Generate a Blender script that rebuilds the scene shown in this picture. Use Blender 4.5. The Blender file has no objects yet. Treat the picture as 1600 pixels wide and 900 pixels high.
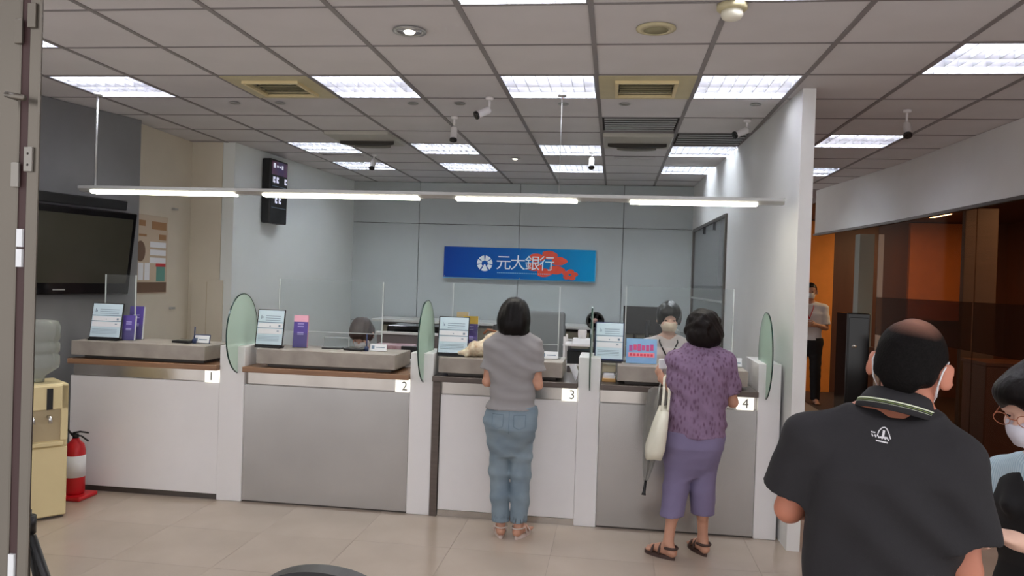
import bpy, bmesh, math, random
import numpy as np
from mathutils import Vector, Matrix
from mathutils.bvhtree import BVHTree
R = math.radians
random.seed(4)
sc = bpy.context.scene
col = sc.collection

# ------------------------------------------------------------ camera, world, exposure
CAM_P = (0, 0, 1.62)
yaw, pitch, roll = -.1294, -.011, .0326
cy_, sy_, cp_, sp_ = math.cos(yaw), math.sin(yaw), math.cos(pitch), math.sin(pitch)
Fv = Vector((sy_*cp_, cy_*cp_, sp_)); Rv = Vector((cy_, -sy_, 0)); Uv = Rv.cross(Fv)
cr, sr = math.cos(roll), math.sin(roll)
R2, U2 = Rv*cr + Uv*sr, -Rv*sr + Uv*cr
cd = bpy.data.cameras.new('camera'); cam = bpy.data.objects.new('camera', cd); col.objects.link(cam)
cam.matrix_world = Matrix(((R2.x, U2.x, -Fv.x, CAM_P[0]), (R2.y, U2.y, -Fv.y, CAM_P[1]), (R2.z, U2.z, -Fv.z, CAM_P[2]), (0, 0, 0, 1)))
cd.sensor_width = 36; cd.lens = 36*1225/1600; cd.clip_start = .05; cd.clip_end = 100
sc.camera = cam
w = bpy.data.worlds.new('world'); sc.world = w; w.use_nodes = True
w.node_tree.nodes['Background'].inputs[0].default_value = (1, .98, .985, 1)
w.node_tree.nodes['Background'].inputs[1].default_value = .55
sc.view_settings.view_transform = 'Standard'; sc.view_settings.look = 'None'
sc.view_settings.exposure = 1.15; sc.view_settings.gamma = 1
TUBE_FRONT, TUBE_BACK, LAMP_E = 20, 32, 9
TH = 1.08                                                  # height of the stone ledges
CZ = 2.85                                                  # ceiling

def area(name, loc, sx, sy, e, c=(1, 1, 1), rot=(0, 0, 0)):
    l = bpy.data.lights.new(name, 'AREA'); l.shape = 'RECTANGLE'; l.size = sx; l.size_y = sy; l.energy = e; l.color = c
    o = bpy.data.objects.new(name, l); col.objects.link(o); o.location = loc; o.rotation_euler = rot
    return o

# ------------------------------------------------------------ materials
MATS = {}
def lin(c): return tuple((v/12.92 if v <= .04045 else ((v+.055)/1.055)**2.4) for v in c)
def mat(name, c, rough=.5, metal=0, noise=0, nscale=8, bump=0, bscale=60, stretch=None, emit=0, spec=.5, c2=None, coat=0, sheen=0):
    """c in sRGB 0..255"""
    if name in MATS: return MATS[name]
    m = bpy.data.materials.new(name); m.use_nodes = True; nt = m.node_tree; b = nt.nodes['Principled BSDF']
    c = lin([v/255 for v in c])
    b.inputs['Base Color'].default_value = (*c, 1); b.inputs['Roughness'].default_value = rough
    b.inputs['Metallic'].default_value = metal; b.inputs['Specular IOR Level'].default_value = spec
    b.inputs['Coat Weight'].default_value = coat; b.inputs['Sheen Weight'].default_value = sheen
    if emit:
        b.inputs['Emission Color'].default_value = (*c, 1); b.inputs['Emission Strength'].default_value = emit
    tc = nt.nodes.new('ShaderNodeTexCoord'); mp = nt.nodes.new('ShaderNodeMapping')
    nt.links.new(tc.outputs['Object'], mp.inputs[0])
    if stretch: mp.inputs['Scale'].default_value = stretch
    if noise or c2:
        n = nt.nodes.new('ShaderNodeTexNoise'); n.inputs['Scale'].default_value = nscale; n.inputs['Detail'].default_value = 5
        nt.links.new(mp.outputs[0], n.inputs[0])
        r = nt.nodes.new('ShaderNodeValToRGB'); nt.links.new(n.outputs[0], r.inputs[0])
        r.color_ramp.elements[0].position = .3; r.color_ramp.elements[1].position = .7
        if c2: a, d = lin([v/255 for v in c2]), c
        else: a = tuple(v*(1-noise) for v in c); d = tuple(min(1, v*(1+noise)) for v in c)
        r.color_ramp.elements[0].color = (*a, 1); r.color_ramp.elements[1].color = (*d, 1)
        nt.links.new(r.outputs[0], b.inputs['Base Color'])
    if bump:
        n2 = nt.nodes.new('ShaderNodeTexNoise'); n2.inputs['Scale'].default_value = bscale; n2.inputs['Detail'].default_value = 3
        nt.links.new(mp.outputs[0], n2.inputs[0])
        bp = nt.nodes.new('ShaderNodeBump'); bp.inputs['Strength'].default_value = bump; bp.inputs['Distance'].default_value = .002
        nt.links.new(n2.outputs[0], bp.inputs['Height']); nt.links.new(bp.outputs[0], b.inputs['Normal'])
    MATS[name] = m
    return m
def clear(name, tint=(1, 1, 1), refl=.08, rough=.02, body=0, bcol=(200, 210, 215)):
    """thin clear sheet: transparent + mirror by fresnel, body = share of diffuse haze"""
    m = bpy.data.materials.new(name); m.use_nodes = True; nt = m.node_tree; nt.nodes.clear()
    o = nt.nodes.new('ShaderNodeOutputMaterial'); t = nt.nodes.new('ShaderNodeBsdfTransparent'); t.inputs[0].default_value = (*tint, 1)
    g = nt.nodes.new('ShaderNodeBsdfGlossy'); g.inputs['Roughness'].default_value = rough
    f = nt.nodes.new('ShaderNodeLayerWeight'); f.inputs[0].default_value = refl
    mx = nt.nodes.new('ShaderNodeMixShader')
    nt.links.new(f.outputs['Fresnel'], mx.inputs[0]); nt.links.new(t.outputs[0], mx.inputs[1]); nt.links.new(g.outputs[0], mx.inputs[2])
    out = mx
    if body:
        d = nt.nodes.new('ShaderNodeBsdfDiffuse'); d.inputs[0].default_value = (*lin([v/255 for v in bcol]), 1)
        m2 = nt.nodes.new('ShaderNodeMixShader'); m2.inputs[0].default_value = body
        nt.links.new(mx.outputs[0], m2.inputs[1]); nt.links.new(d.outputs[0], m2.inputs[2]); out = m2
    nt.links.new(out.outputs[0], o.inputs[0]); MATS[name] = m
    return m

M_tile = mat('ceiling tile', (206, 202, 202), .9, noise=.03, nscale=3, bump=.15, bscale=250)
M_grid = mat('ceiling grid bar', (132, 126, 126), .6)
M_floor = mat('beige floor tile', (178, 163, 149), .18, noise=.07, nscale=2.2, bump=.04, bscale=6, spec=.5)
M_grout = mat('floor joint', (150, 138, 126), .5)
M_greywall = mat('dark grey wall', (122, 122, 124), .7, noise=.03)
M_beige = mat('beige wall', (208, 199, 182), .7, noise=.03, nscale=3)
M_white = mat('white wall', (222, 222, 220), .6, noise=.02, nscale=3)
M_cool = mat('pale blue white wall', (222, 226, 223), .55, noise=.02, nscale=2)
M_panelgrey = mat('grey wall panel', (178, 184, 184), .45, noise=.03, nscale=1.5)
M_lacq = mat('white lacquer', (238, 236, 236), .35, noise=.01)
M_steel = mat('brushed steel panel', (178, 176, 175), .27, metal=.85, noise=.08, nscale=1.8, bump=.5, bscale=3)
M_strip = mat('polished steel strip', (190, 184, 178), .22, metal=.9, noise=.12, nscale=4, stretch=(1, 1, .2))
M_stone = mat('grey beige stone', (176, 168, 158), .45, c2=(148, 139, 130), nscale=6, bump=.1)
M_wood = mat('bronze brown laminate', (160, 120, 88), .4, c2=(136, 100, 74), nscale=5, stretch=(.6, 6, 12))
M_brown = mat('dark taupe laminate', (104, 92, 86), .45, c2=(90, 80, 74), nscale=5, stretch=(.6, 6, 12))
M_dark = mat('dark toe kick', (86, 80, 76), .4, metal=.4)
M_black = mat('black plastic', (22, 22, 24), .4)
M_blackgloss = mat('black gloss plastic', (14, 12, 14), .12)
M_screen = mat('switched off screen', (56, 54, 46), .12, noise=.2, nscale=1)
M_alu = mat('satin aluminium', (176, 176, 174), .35, metal=.6)
M_chrome = mat('chrome', (210, 210, 210), .12, metal=1)
M_cream = mat('cream plastic', (222, 205, 158), .45, noise=.02)
M_creamd = mat('cream plastic recess', (176, 160, 128), .5)
M_red = mat('extinguisher red', (196, 24, 34), .3)
M_paper = mat('white paper', (232, 234, 238), .6)
M_pagec = mat('pale cyan page', (206, 226, 236), .5)
M_print = mat('grey print', (120, 140, 160), .6)
M_navy = mat('navy print', (44, 58, 96), .6)
M_purple = mat('purple brochure', (84, 66, 150), .5, noise=.08, nscale=20)
M_pink = mat('pink brochure', (232, 170, 190), .5)
M_yellow = mat('yellow brochure header', (236, 192, 40), .5)
M_tube = mat('fluorescent tube', (248, 250, 255), .5, emit=TUBE_FRONT)
M_tubeb = mat('fluorescent tube rear', (244, 252, 255), .5, emit=TUBE_BACK)
M_lampd = mat('linear lamp diffuser', (255, 250, 232), .5, emit=LAMP_E)
M_reflector = mat('louvre reflector', (184, 184, 190), .24, metal=.45)
M_vent = mat('yellowed vent', (196, 186, 150), .6, noise=.05)
M_ventd = mat('vent shadow gap', (54, 50, 46), .8)
M_acw = mat('air conditioner casing', (176, 172, 162), .5)
M_cam = mat('white camera casing', (226, 222, 222), .4)
M_signnum = mat('backlit number plate', (255, 252, 240), .5, emit=.42)
M_num = mat('grey numeral', (110, 108, 104), .5)
M_gedge = mat('green glass edge', (34, 62, 56), .15)
M_gglass = clear('green tinted frosted glass', (.90, .97, .93), .05, .05, .42, (214, 234, 222))
M_acryl = clear('clear acrylic sheet', (.95, .965, .965), .1, .03, .035, (225, 230, 232))
M_acrede = mat('acrylic cut edge', (200, 206, 204), .2)
M_bottle = clear('clear bottle plastic', (.80, .83, .82), .25, .05, .30, (205, 208, 200))
M_brownglass = clear('brown tinted glass', (.74, .62, .54), .03, .01)
M_frost = clear('brown film band', (.50, .38, .30), .04, .25, .10, (96, 62, 42))
M_darkglass = mat('dark window glass', (62, 66, 68), .12)
M_orange = mat('orange wall', (236, 150, 66), .7, noise=.04)
M_orange2 = mat('dull orange wall', (204, 128, 66), .7, noise=.05)
M_brownw = mat('brown wood wall', (104, 62, 40), .5, c2=(80, 46, 30), nscale=3, stretch=(1, 1, .15))
M_dkfloor = mat('dark carpet', (66, 50, 42), .6, noise=.1, nscale=20)

# ------------------------------------------------------------ mesh building
class MB:
    def __init__(s): s.v, s.f, s.sm = [], [], []
    def add(s, vs, fs, smooth=False):
        n = len(s.v); s.v += [tuple(v) for v in vs]; s.f += [tuple(i+n for i in f) for f in fs]; s.sm += [smooth]*len(fs)
        return s
    def box(s, x0, x1, y0, y1, z0, z1, M=None):
        vs = [Vector((x, y, z)) for z in (z0, z1) for y in (y0, y1) for x in (x0, x1)]
        if M: vs = [M @ v for v in vs]
        return s.add(vs, [(0, 2, 3, 1), (4, 5, 7, 6), (0, 1, 5, 4), (2, 6, 7, 3), (0, 4, 6, 2), (1, 3, 7, 5)])
    def rbox(s, x0, x1, y0, y1, z0, z1, r=.004, seg=2, M=None):
        bm = bmesh.new(); bmesh.ops.create_cube(bm, size=1)
        for v in bm.verts: v.co = Vector(((x0+x1)/2+v.co.x*(x1-x0), (y0+y1)/2+v.co.y*(y1-y0), (z0+z1)/2+v.co.z*(z1-z0)))
        bmesh.ops.bevel(bm, geom=bm.edges[:], offset=r, segments=seg, profile=.5, affect='EDGES')
        if M: bm.transform(M)
        bm.verts.index_update(); s.add([v.co.copy() for v in bm.verts], [[v.index for v in f.verts] for f in bm.faces]); bm.free()
        return s
    def tube(s, pts, r, n=10, cap=True, smooth=True):
        pts = [Vector(p) for p in pts]; rs = r if isinstance(r, (list, tuple)) else [r]*len(pts)
        vs, fs = [], []; up = None
        for i, p in enumerate(pts):
            d = (pts[min(i+1, len(pts)-1)] - pts[max(i-1, 0)]).normalized()
            if up is None: up = Vector((0, 0, 1)) if abs(d.z) < .9 else Vector((1, 0, 0))
            a = d.cross(up).normalized(); b = a.cross(d); up = b
            for k in range(n):
                t = 2*math.pi*k/n; vs.append(p + (a*math.cos(t) + b*math.sin(t))*rs[i])
        for i in range(len(pts)-1):
            for k in range(n): fs.append((i*n+k, i*n+(k+1) % n, (i+1)*n+(k+1) % n, (i+1)*n+k))
        if cap: fs += [tuple(range(n))[::-1], tuple((len(pts)-1)*n+k for k in range(n))]
        return s.add(vs, fs, smooth)
    def lathe(s, prof, c=(0, 0, 0), n=20, M=None, smooth=True):
        """prof = [(r,z)...] around z at c"""
        vs = []; c = Vector(c)
        for r, z in prof:
            for k in range(n):
                t = 2*math.pi*k/n; v = Vector((r*math.cos(t), r*math.sin(t), z)); vs.append(c + (M @ v if M else v))
        fs = [(i*n+k, i*n+(k+1) % n, (i+1)*n+(k+1) % n, (i+1)*n+k) for i in range(len(prof)-1) for k in range(n)]
        if prof[0][0] > 1e-5: fs.append(tuple(range(n))[::-1])
        if prof[-1][0] > 1e-5: fs.append(tuple((len(prof)-1)*n+k for k in range(n)))
        return s.add(vs, fs, smooth)
    def prism(s, poly, a0, a1, axis='z', smooth=False):
        """2D polygon extruded from a0 to a1 along axis; poly coordinates are the other two axes in order"""
        n = len(poly)
        def P(p, a): return {'z': (p[0], p[1], a), 'y': (p[0], a, p[1]), 'x': (a, p[0], p[1])}[axis]
        vs = [P(p, a0) for p in poly] + [P(p, a1) for p in poly]
        fs = [tuple(range(n))[::-1], tuple(range(n, 2*n))] + [(k, (k+1) % n, n+(k+1) % n, n+k) for k in range(n)]
        return s.add(vs, fs, smooth)
    def xf(s, M): s.v = [tuple(M @ Vector(v)) for v in s.v]; return s
def wl(o):
    p = Vector((0, 0, 0))
    while o: p = p + o.location; o = o.parent
    return p
def setp(o, label=None, cat=None, group=None, kind=None):
    if label: o['label'] = label
    if cat: o['category'] = cat
    if group: o['group'] = group
    if kind: o['kind'] = kind
    return o
def obj(name, mb, m, parent=None, label=None, cat=None, group=None, kind=None, local=False, origin=None):
    me = bpy.data.meshes.new(name)
    o = bpy.data.objects.new(name, me); col.objects.link(o)
    if parent: o.parent = parent
    off = Vector((0, 0, 0)) if local else (wl(parent) if parent else Vector((0, 0, 0)))
    if not parent and not local:
        xs = np.array(mb.v); lo, hi = xs.min(0), xs.max(0)
        off = Vector(origin) if origin else Vector(((lo[0]+hi[0])/2, (lo[1]+hi[1])/2, lo[2])); o.location = off
    me.from_pydata([(v[0]-off[0], v[1]-off[1], v[2]-off[2]) for v in mb.v], [], mb.f)
    me.polygons.foreach_set('use_smooth', mb.sm)
    bm = bmesh.new(); bm.from_mesh(me); bmesh.ops.recalc_face_normals(bm, faces=bm.faces); bm.to_mesh(me); bm.free()
    me.materials.append(m); me.update()
    return setp(o, label, cat, group, kind)
def empty(name, loc, label=None, cat=None, group=None, kind=None, rz=0):
    o = bpy.data.objects.new(name, None); col.objects.link(o); o.location = loc; o.rotation_euler = (0, 0, rz); o.empty_display_size = .1
    return setp(o, label, cat, group, kind)
def dup(root, loc, rz=None, label=None, group=None):
    r = root.copy(); col.objects.link(r); r.location = loc
    if rz is not None: r.rotation_euler = (0, 0, rz)
    if label: r['label'] = label
    if group: r['group'] = group
    for ch in list(root.children):
        c = ch.copy(); col.objects.link(c); c.parent = r
        for g in list(ch.children):
            d = g.copy(); col.objects.link(d); d.parent = c
    return r
def text_mb(body, size, depth, M):
    c = bpy.data.curves.new('t', 'FONT'); c.body = body; c.size = size; c.extrude = depth; c.align_x = 'CENTER'; c.align_y = 'CENTER'
    o = bpy.data.objects.new('t', c); col.objects.link(o)
    dg = bpy.context.evaluated_depsgraph_get(); me = bpy.data.meshes.new_from_object(o.evaluated_get(dg))
    mb = MB(); mb.add([M @ v.co for v in me.vertices], [tuple(p.vertices) for p in me.polygons])
    bpy.data.objects.remove(o); bpy.data.curves.remove(c); bpy.data.meshes.remove(me)
    return mb
def facing(x, y, z, rz=0):  # text frame standing upright, readable from -Y
    return Matrix.Translation((x, y, z)) @ Matrix.Rotation(rz, 4, 'Z') @ Matrix.Rotation(R(90), 4, 'X')

# ============================================================ SETTING
def quadprism(p, q, th, z0, z1, side=1):
    """wall from p to q, thickness th to its side"""
    p, q = Vector(p).to_2d() if len(p) == 3 else Vector(p), Vector(q)
    d = (q-p).normalized(); n = Vector((-d.y, d.x))*side*th
    return MB().prism([p, q, q+n, p+n], z0, z1)
# floor and its tiles
fl = obj('floor', MB().box(-5.2, 3.0, .2, 12.6, -.06, -.004), M_grout, kind='structure', origin=(0, 0, 0))
tile = MB().box(-.2993, .2993, -.2993, .2993, -.004, 0); t0 = None
for i in range(-9, 5):
    for j in range(5, 17):
        x, y = i*.6-.02, .1+.6*j
        if x < -4.7 or x > 2.7 or (y > 7.1 and x < -3.8): continue
        if t0 is None:
            t0 = obj('tile', tile, M_floor, fl, local=True); t0.location = (x, y, 0)
        else:
            c = t0.copy(); col.objects.link(c); c.parent = fl; c.location = (x, y, 0)
obj('near_slab', MB().box(-5.0, 2.9, .2, 2.8, -.004, 0), M_floor, fl)
obj('dark_carpet', MB().box(2.78, 6.2, 2.4, 13.2, -.05, .0), M_dkfloor, fl)

# ceiling
GX, GY, G = -.145, 3.5, .6
ceil = obj('ceiling', MB().box(-5.2, 3.0, .4, 12.6, CZ+.14, CZ+.18), M_tile, kind='structure', origin=(0, 0, CZ))
troffers = [(-6, 2), (-3, 2), (-1, 2), (1, 2), (3, 1), (-6, 0), (-1, -1), (1, -1), (-5, 6), (-3, 6), (-1, 6), (1, 6), (-5, 8), (-3, 8), (-1, 8), (1, 8), (3, 5), (3, 8)]
behind = [(-4, -4), (-1, -4), (2, -4)]  # out-of-view troffers added to light the hall from behind the camera
vents = [(-4, 2), (0, 2)]; cassettes = [(0, 5), (-4, 5)]; slots = [(0, 4), (1, 5), (0, 7), (-5, 7)]
used = set(troffers+behind+vents+cassettes+slots)
tm = MB().box(-.2885, .2885, -.2885, .2885, 0, .012); t0 = None
for i in range(-8, 5):
    for j in range(-5, 11):
        if (i, j) in used: continue
        x, y = GX+(i+.5)*G, GY+(j+.5)*G
        if t0 is None:
            t0 = obj('ceiling_tile', tm, M_tile, ceil, local=True); t0.location = (x, y, .003)
        else:
            c = t0.copy(); col.objects.link(c); c.parent = ceil; c.location = (x, y, .003)
b0 = None
for i in range(-8, 6):
    bmb = MB().box(-.013, .013, .5, 10.1, 0, .02)
    if b0 is None: b0 = c = obj('grid_bar', bmb, M_grid, ceil, local=True)
    else: c = b0.copy(); col.objects.link(c); c.parent = ceil
    c.location = (GX+i*G, 0, -.002)
b0 = None
for j in range(-5, 12):
    bmb = MB().box(-4.95, 2.86, -.008, .008, 0, .016)
    if b0 is None: b0 = c = obj('grid_bar', bmb, M_grid, ceil, local=True)
    else: c = b0.copy(); col.objects.link(c); c.parent = ceil
    c.location = (0, GY+j*G, .0)

# walls
obj('wall_left', MB().prism([(-4.98, 2.4), (-4.20, 5.2), (-3.97, 6.12), (-4.25, 6.12), (-5.1, 2.4)], 0, CZ), M_greywall, kind='structure', label='dark grey wall behind the television')
wa = obj('wall_alcove', MB().prism([(-4.06, 6.12), (-4.10, 7.15), (-3.785, 7.15), (-3.785, 7.27), (-4.4, 7.27), (-4.4, 6.12)], 0, CZ), M_beige, kind='structure', label='beige alcove wall with a flush cupboard door')
obj('access_door', MB().rbox(-4.06, -3.74, 7.132, 7.15, .3, 1.52, .004), M_beige, wa, label='flush beige cupboard door')
obj('seam', MB().box(-3.905, -3.90, 7.130, 7.1325, .32, 1.5), M_creamd, wa)
obj('hinge', MB().box(-4.12, -4.06, 6.80, 6.86, 1.24, 1.26).box(-4.12, -4.055, 6.80, 6.86, 2.16, 2.18), M_alu, wa)
obj('wall_teller_left', MB().prism([(-3.66, 7.15), (-3.44, 10.0), (-3.6, 10.0), (-3.78, 7.15)], 0, CZ), M_cool, kind='structure', label='pale wall carrying the dark rate board')
wb = obj('wall_back', MB().box(-3.6, 1.1, 10.02, 10.12, 0, CZ), M_dark, kind='structure')
xs = [-3.46, -2.55, -1.23, .09, 1.02]; zs = [0, 1.02, 2.31, CZ]
for a, b in zip(xs, xs[1:]):
    for c, d in zip(zs, zs[1:]):
        obj('wall_panel', MB().rbox(a+.003, b-.003, 9.995, 10.03, c+.003, d-.003, .003, 1), M_panelgrey, wb)
wp = obj('wall_partition', MB().prism([(1.108, 5.01), (1.187, 5.01), (1.12, 10.1), (.94, 10.1)], 0, CZ), M_white, kind='structure', label='white partition wall beside the fourth counter')
wr = obj('wall_right', MB().prism([(2.82, 2.4), (2.76, 5.8), (2.68, 8.0), (2.46, 10.2), (2.6, 10.2), (2.82, 8.0), (2.9, 5.8), (2.96, 2.4)], 2.31, CZ), M_white, kind='structure', label='white bulkhead above the brown glass partition')
obj('trim_1', MB().prism([(2.80, 2.4), (2.74, 5.8), (2.66, 8.0), (2.44, 10.2), (2.50, 10.2), (2.72, 8.0), (2.80, 5.8), (2.86, 2.4)], 2.285, 2.31), M_dark, kind='structure')
obj('wall_corridor_end', MB().box(1.1, 2.52, 12.5, 12.6, 0, CZ), M_brownw, kind='structure')
# room behind the brown glass
rm = obj('wall_far_right', MB().box(6.0, 6.1, 2.4, 13.1, 0, CZ).box(2.5, 6.1, 13.0, 13.1, 0, CZ), M_brownw, kind='structure', label='brown wall of the room behind the glass')
obj('orange_panel', MB().box(2.6, 3.42, 12.92, 13.0, 0, 2.7), M_orange, rm, label='orange lit wall panel')
obj('orange_panel', MB().box(4.55, 5.3, 12.92, 13.0, 1.2, 2.7), M_orange2, rm)
obj('orange_panel', MB().box(5.9, 6.0, 4.2, 6.4, .95, 2.5), M_orange, rm)
obj('orange_panel', MB().box(5.9, 6.0, 7.6, 9.6, .95, 2.5), M_orange, rm)
obj('ceiling_far_right', MB().box(2.97, 6.1, 2.4, 13.1, 2.72, 2.8).box(2.5, 2.97, 10.3, 13.1, 2.72, 2.8), M_brownw, kind='structure')
obj('column', MB().box(3.12, 3.30, 10.6, 10.8, .9, 2.35), mat('pale grey column', (150, 156, 150), .6), label='pale grey square column beyond the glass partition', cat='column')
obj('trim_2', MB().box(3.08, 3.34, 10.56, 10.84, 0, .9), M_brownw, kind='structure', label='brown base under the pale column')
obj('partition_screen', MB().rbox(3.72, 4.06, 9.0, 9.08, 0, 2.55, .01), M_brown, label='tall dark panel standing behind the brown glass wall', cat='screen')
obj('cabinet', MB().rbox(2.76, 3.02, 9.75, 10.2, 0, 1.35, .01).rbox(2.78, 3.00, 9.74, 9.76, .05, 1.30, .004), M_blackgloss, label='tall black cabinet standing behind the open glass doorway', cat='cabinet')
obj('cabinet', MB().rbox(3.5, 4.6, 7.9, 8.4, 0, .95, .01).box(3.49, 4.61, 7.88, 8.42, .95, .98), M_brownw, label='low brown sideboard beyond the glass behind the man', cat='cabinet')
# glass partition on the right
def lerp_wall(y):
    pts = [(2.4, 2.81), (5.8, 2.75), (8.0, 2.67), (10.2, 2.45)]
    for (a, xa), (b, xb) in zip(pts, pts[1:]):
        if y <= b: return xa+(xb-xa)*(y-a)/(b-a)
wg = empty('window_1', (2.75, 5.8, 0), kind='structure', label='brown tinted glass partition wall along the right side')
ys = [2.5, 3.8, 5.1, 6.45, 8.4]
for a, b in zip(ys, ys[1:]):
    xa, xb = lerp_wall(a)+.02, lerp_wall(b)+.02
    obj('glass_pane', MB().prism([(xa, a+.004), (xb, b-.004), (xb+.012, b-.004), (xa+.012, a+.004)], .03, 2.285), M_brownglass, wg)
    obj('film_band', MB().prism([(xa-.003, a+.01), (xb-.003, b-.01), (xb-.001, b-.01), (xa-.001, a+.01)], 1.18, 1.56), M_frost, wg)
obj('metal_edge', MB().box(2.665, 2.71, 8.41, 8.44, .45, 2.2), M_alu, wg, label='silver edge strip of the last pane')
obj('door_knob', MB().lathe([(.0, -.02), (.022, -.015), (.026, 0), (.022, .015), (0, .02)], (2.66, 9.1, 1.0), 12), M_alu, wg)
obj('floor_rail', MB().prism([(2.81, 2.5), (2.75, 5.8), (2.67, 8.4), (2.72, 8.4), (2.80, 5.8), (2.86, 2.5)], 0, .03), M_dark, wg)
# inner window on the partition wall
wi = empty('window_2', (1.0, 8.4, 1.2), kind='structure', label='dark interior window with rails in the white partition wall')
def pw(y): return 1.108-(y-5.01)*(.168/5.09)
def strip(y0, y1, z0, z1, dx0, dx1): return MB().prism([(pw(y0)-dx1, y0), (pw(y1)-dx1, y1), (pw(y1)-dx0, y1), (pw(y0)-dx0, y0)], z0, z1)
obj('glass_pane', strip(7.55, 9.75, 1.62, 2.27, .001, .006), mat('grey window glass', (128, 130, 132), .15), wi)
obj('lower_pane', strip(7.55, 9.75, .9, 1.62, .001, .007), M_darkglass, wi, label='darker lower pane')
for z in (1.46, 1.20): obj('rail', strip(7.55, 9.75, z, z+.02, .006, .02), M_alu, wi)
obj('window_frame', MB().add(*[(lambda m: (m.v, m.f))(strip(7.5, 9.8, 2.27, 2.30, 0, .02))][0]).add(*[(lambda m: (m.v, m.f))(strip(7.5, 7.55, .9, 2.27, 0, .02))][0]).add(*[(lambda m: (m.v, m.f))(strip(9.75, 9.8, .9, 2.27, 0, .02))][0]), M_dark, wi)
for y in (8.2, 8.9): obj('blind_clip', strip(y, y+.04, 2.19, 2.27, .007, .02), M_black, wi)
# skirtings
obj('baseboard_back', MB().box(-3.44, .98, 9.975, 9.994, 0, .1), M_dark, kind='structure')

# ============================================================ CEILING FITTINGS
def make_troffer(tubemat, nb, rows):
    t = empty('ceiling_light', (0, 0, 0))
    h = .288; z1 = .085
    m = MB().box(-h, h, -h, h, z1, z1+.01).box(-h, -h+.008, -h, h, -.002, z1).box(h-.008, h, -h, h, -.002, z1).box(-h, h, -h, -h+.008, -.002, z1).box(-h, h, h-.008, h, -.002, z1)
    obj('housing', m, M_reflector, t, local=True)
    for k in range(3):
        y = -.19+.19*k
        obj('tube', MB().tube([(-.275, y, .062), (.275, y, .062)], .013, 8), tubemat, t, local=True)
    m = MB()
    for k in range(nb):
        x = -h+2*h*(k+1)/(nb+1); m.box(x-.0015, x+.0015, -h+.008, h-.008, 0, .042)
    for k in range(rows):
        y = -h+2*h*(k+1)/(rows+1); m.add([(-h, y-.010, .042), (h, y-.010, .042), (h, y+.010, .042), (-h, y+.010, .042), (-h, y, .0), (h, y, .0)], [(0, 1, 5, 4), (3, 4, 5, 2), (0, 3, 2, 1)])
    obj('louvre', m, M_reflector, t, local=True)
    return t
tf, tb = make_troffer(M_tube, 7, 3), make_troffer(M_tubeb, 9, 4)
TL = {(-6, 2): 'bright louvred ceiling light nearest the dark grey left wall', (-3, 2): 'louvred ceiling light right of the yellowed left vent', (-1, 2): 'louvred ceiling light left of the yellowed square vent above the sign',
      (1, 2): 'louvred ceiling light beside the top of the white partition wall', (3, 1): 'large louvred ceiling light at the top right corner', (-6, 0): 'sliver of louvred ceiling light just beside the steel door post',
      (-1, -1): 'louvred ceiling light cut by the top edge, left of the smoke detector', (1, -1): 'louvred ceiling light cut by the top edge, right of the smoke detector',
      (-5, 6): 'leftmost louvred light of the middle row, below the left air conditioner', (-3, 6): 'second louvred light from the left in the middle row', (-1, 6): 'middle row louvred light left of the right air conditioner',
      (1, 6): 'rightmost louvred light of the middle row behind the black slot grille', (-5, 8): 'leftmost louvred light of the farthest row', (-3, 8): 'second louvred light from the left in the farthest row',
      (-1, 8): 'third louvred light from the left in the farthest row', (1, 8): 'rightmost louvred light of the farthest row beside the partition wall', (3, 5): 'louvred ceiling light over the corridor right of the pillar',
      (3, 8): 'farthest louvred light over the corridor, partly behind the pillar'}
f1 = b1 = True
for (i, j) in troffers+behind:
    front = j <= 5; p = (GX+(i+.5)*G, GY+(j+.5)*G, CZ+.002); lab = TL.get((i, j), 'added unseen louvred light behind the viewer, %s' % {-4: 'on the left', -1: 'in the middle', 2: 'on the right'}.get(i))
    if front:
        o = tf if f1 else dup(tf, p); f1 = False
    else:
        o = tb if b1 else dup(tb, p); b1 = False
    o.location = p; setp(o, lab, 'ceiling light', 'louvred ceiling lights')
def cell(i, j): return GX+(i+.5)*G, GY+(j+.5)*G
for k, (i, j) in enumerate(vents):
    x, y = cell(i, j)
    t = empty('air_vent', (x, y, CZ), ['yellowed square air vent beside the left ceiling light', 'yellowed square air vent above the blue sign'][k], 'vent', 'square supply vents')
    obj('frame', MB().box(x-.29, x+.29, y-.29, y-.17, CZ-.004, CZ+.01).box(x-.29, x+.29, y+.17, y+.29, CZ-.004, CZ+.01).box(x-.29, x-.17, y-.17, y+.17, CZ-.004, CZ+.01).box(x+.17, x+.29, y-.17, y+.17, CZ-.004, CZ+.01), M_vent, t)
    obj('duct', MB().box(x-.2, x+.2, y-.2, y+.2, CZ+.07, CZ+.08), M_ventd, t)
    obj('lip', MB().box(x-.19, x+.19, y-.19, y-.17, CZ-.022, CZ).box(x-.19, x+.19, y+.17, y+.19, CZ-.022, CZ).box(x-.19, x-.17, y-.17, y+.17, CZ-.022, CZ).box(x+.17, x+.19, y-.17, y+.17, CZ-.022, CZ), M_cream, t)
    for q in range(5):
        yy = y-.13+.065*q; Mx = Matrix.Translation((x, yy, CZ+.012)) @ Matrix.Rotation(R(40), 4, 'X')
        obj('slat', MB().box(-.165, .165, -.017, .017, -.001, .001, Mx), M_vent, t)
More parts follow.
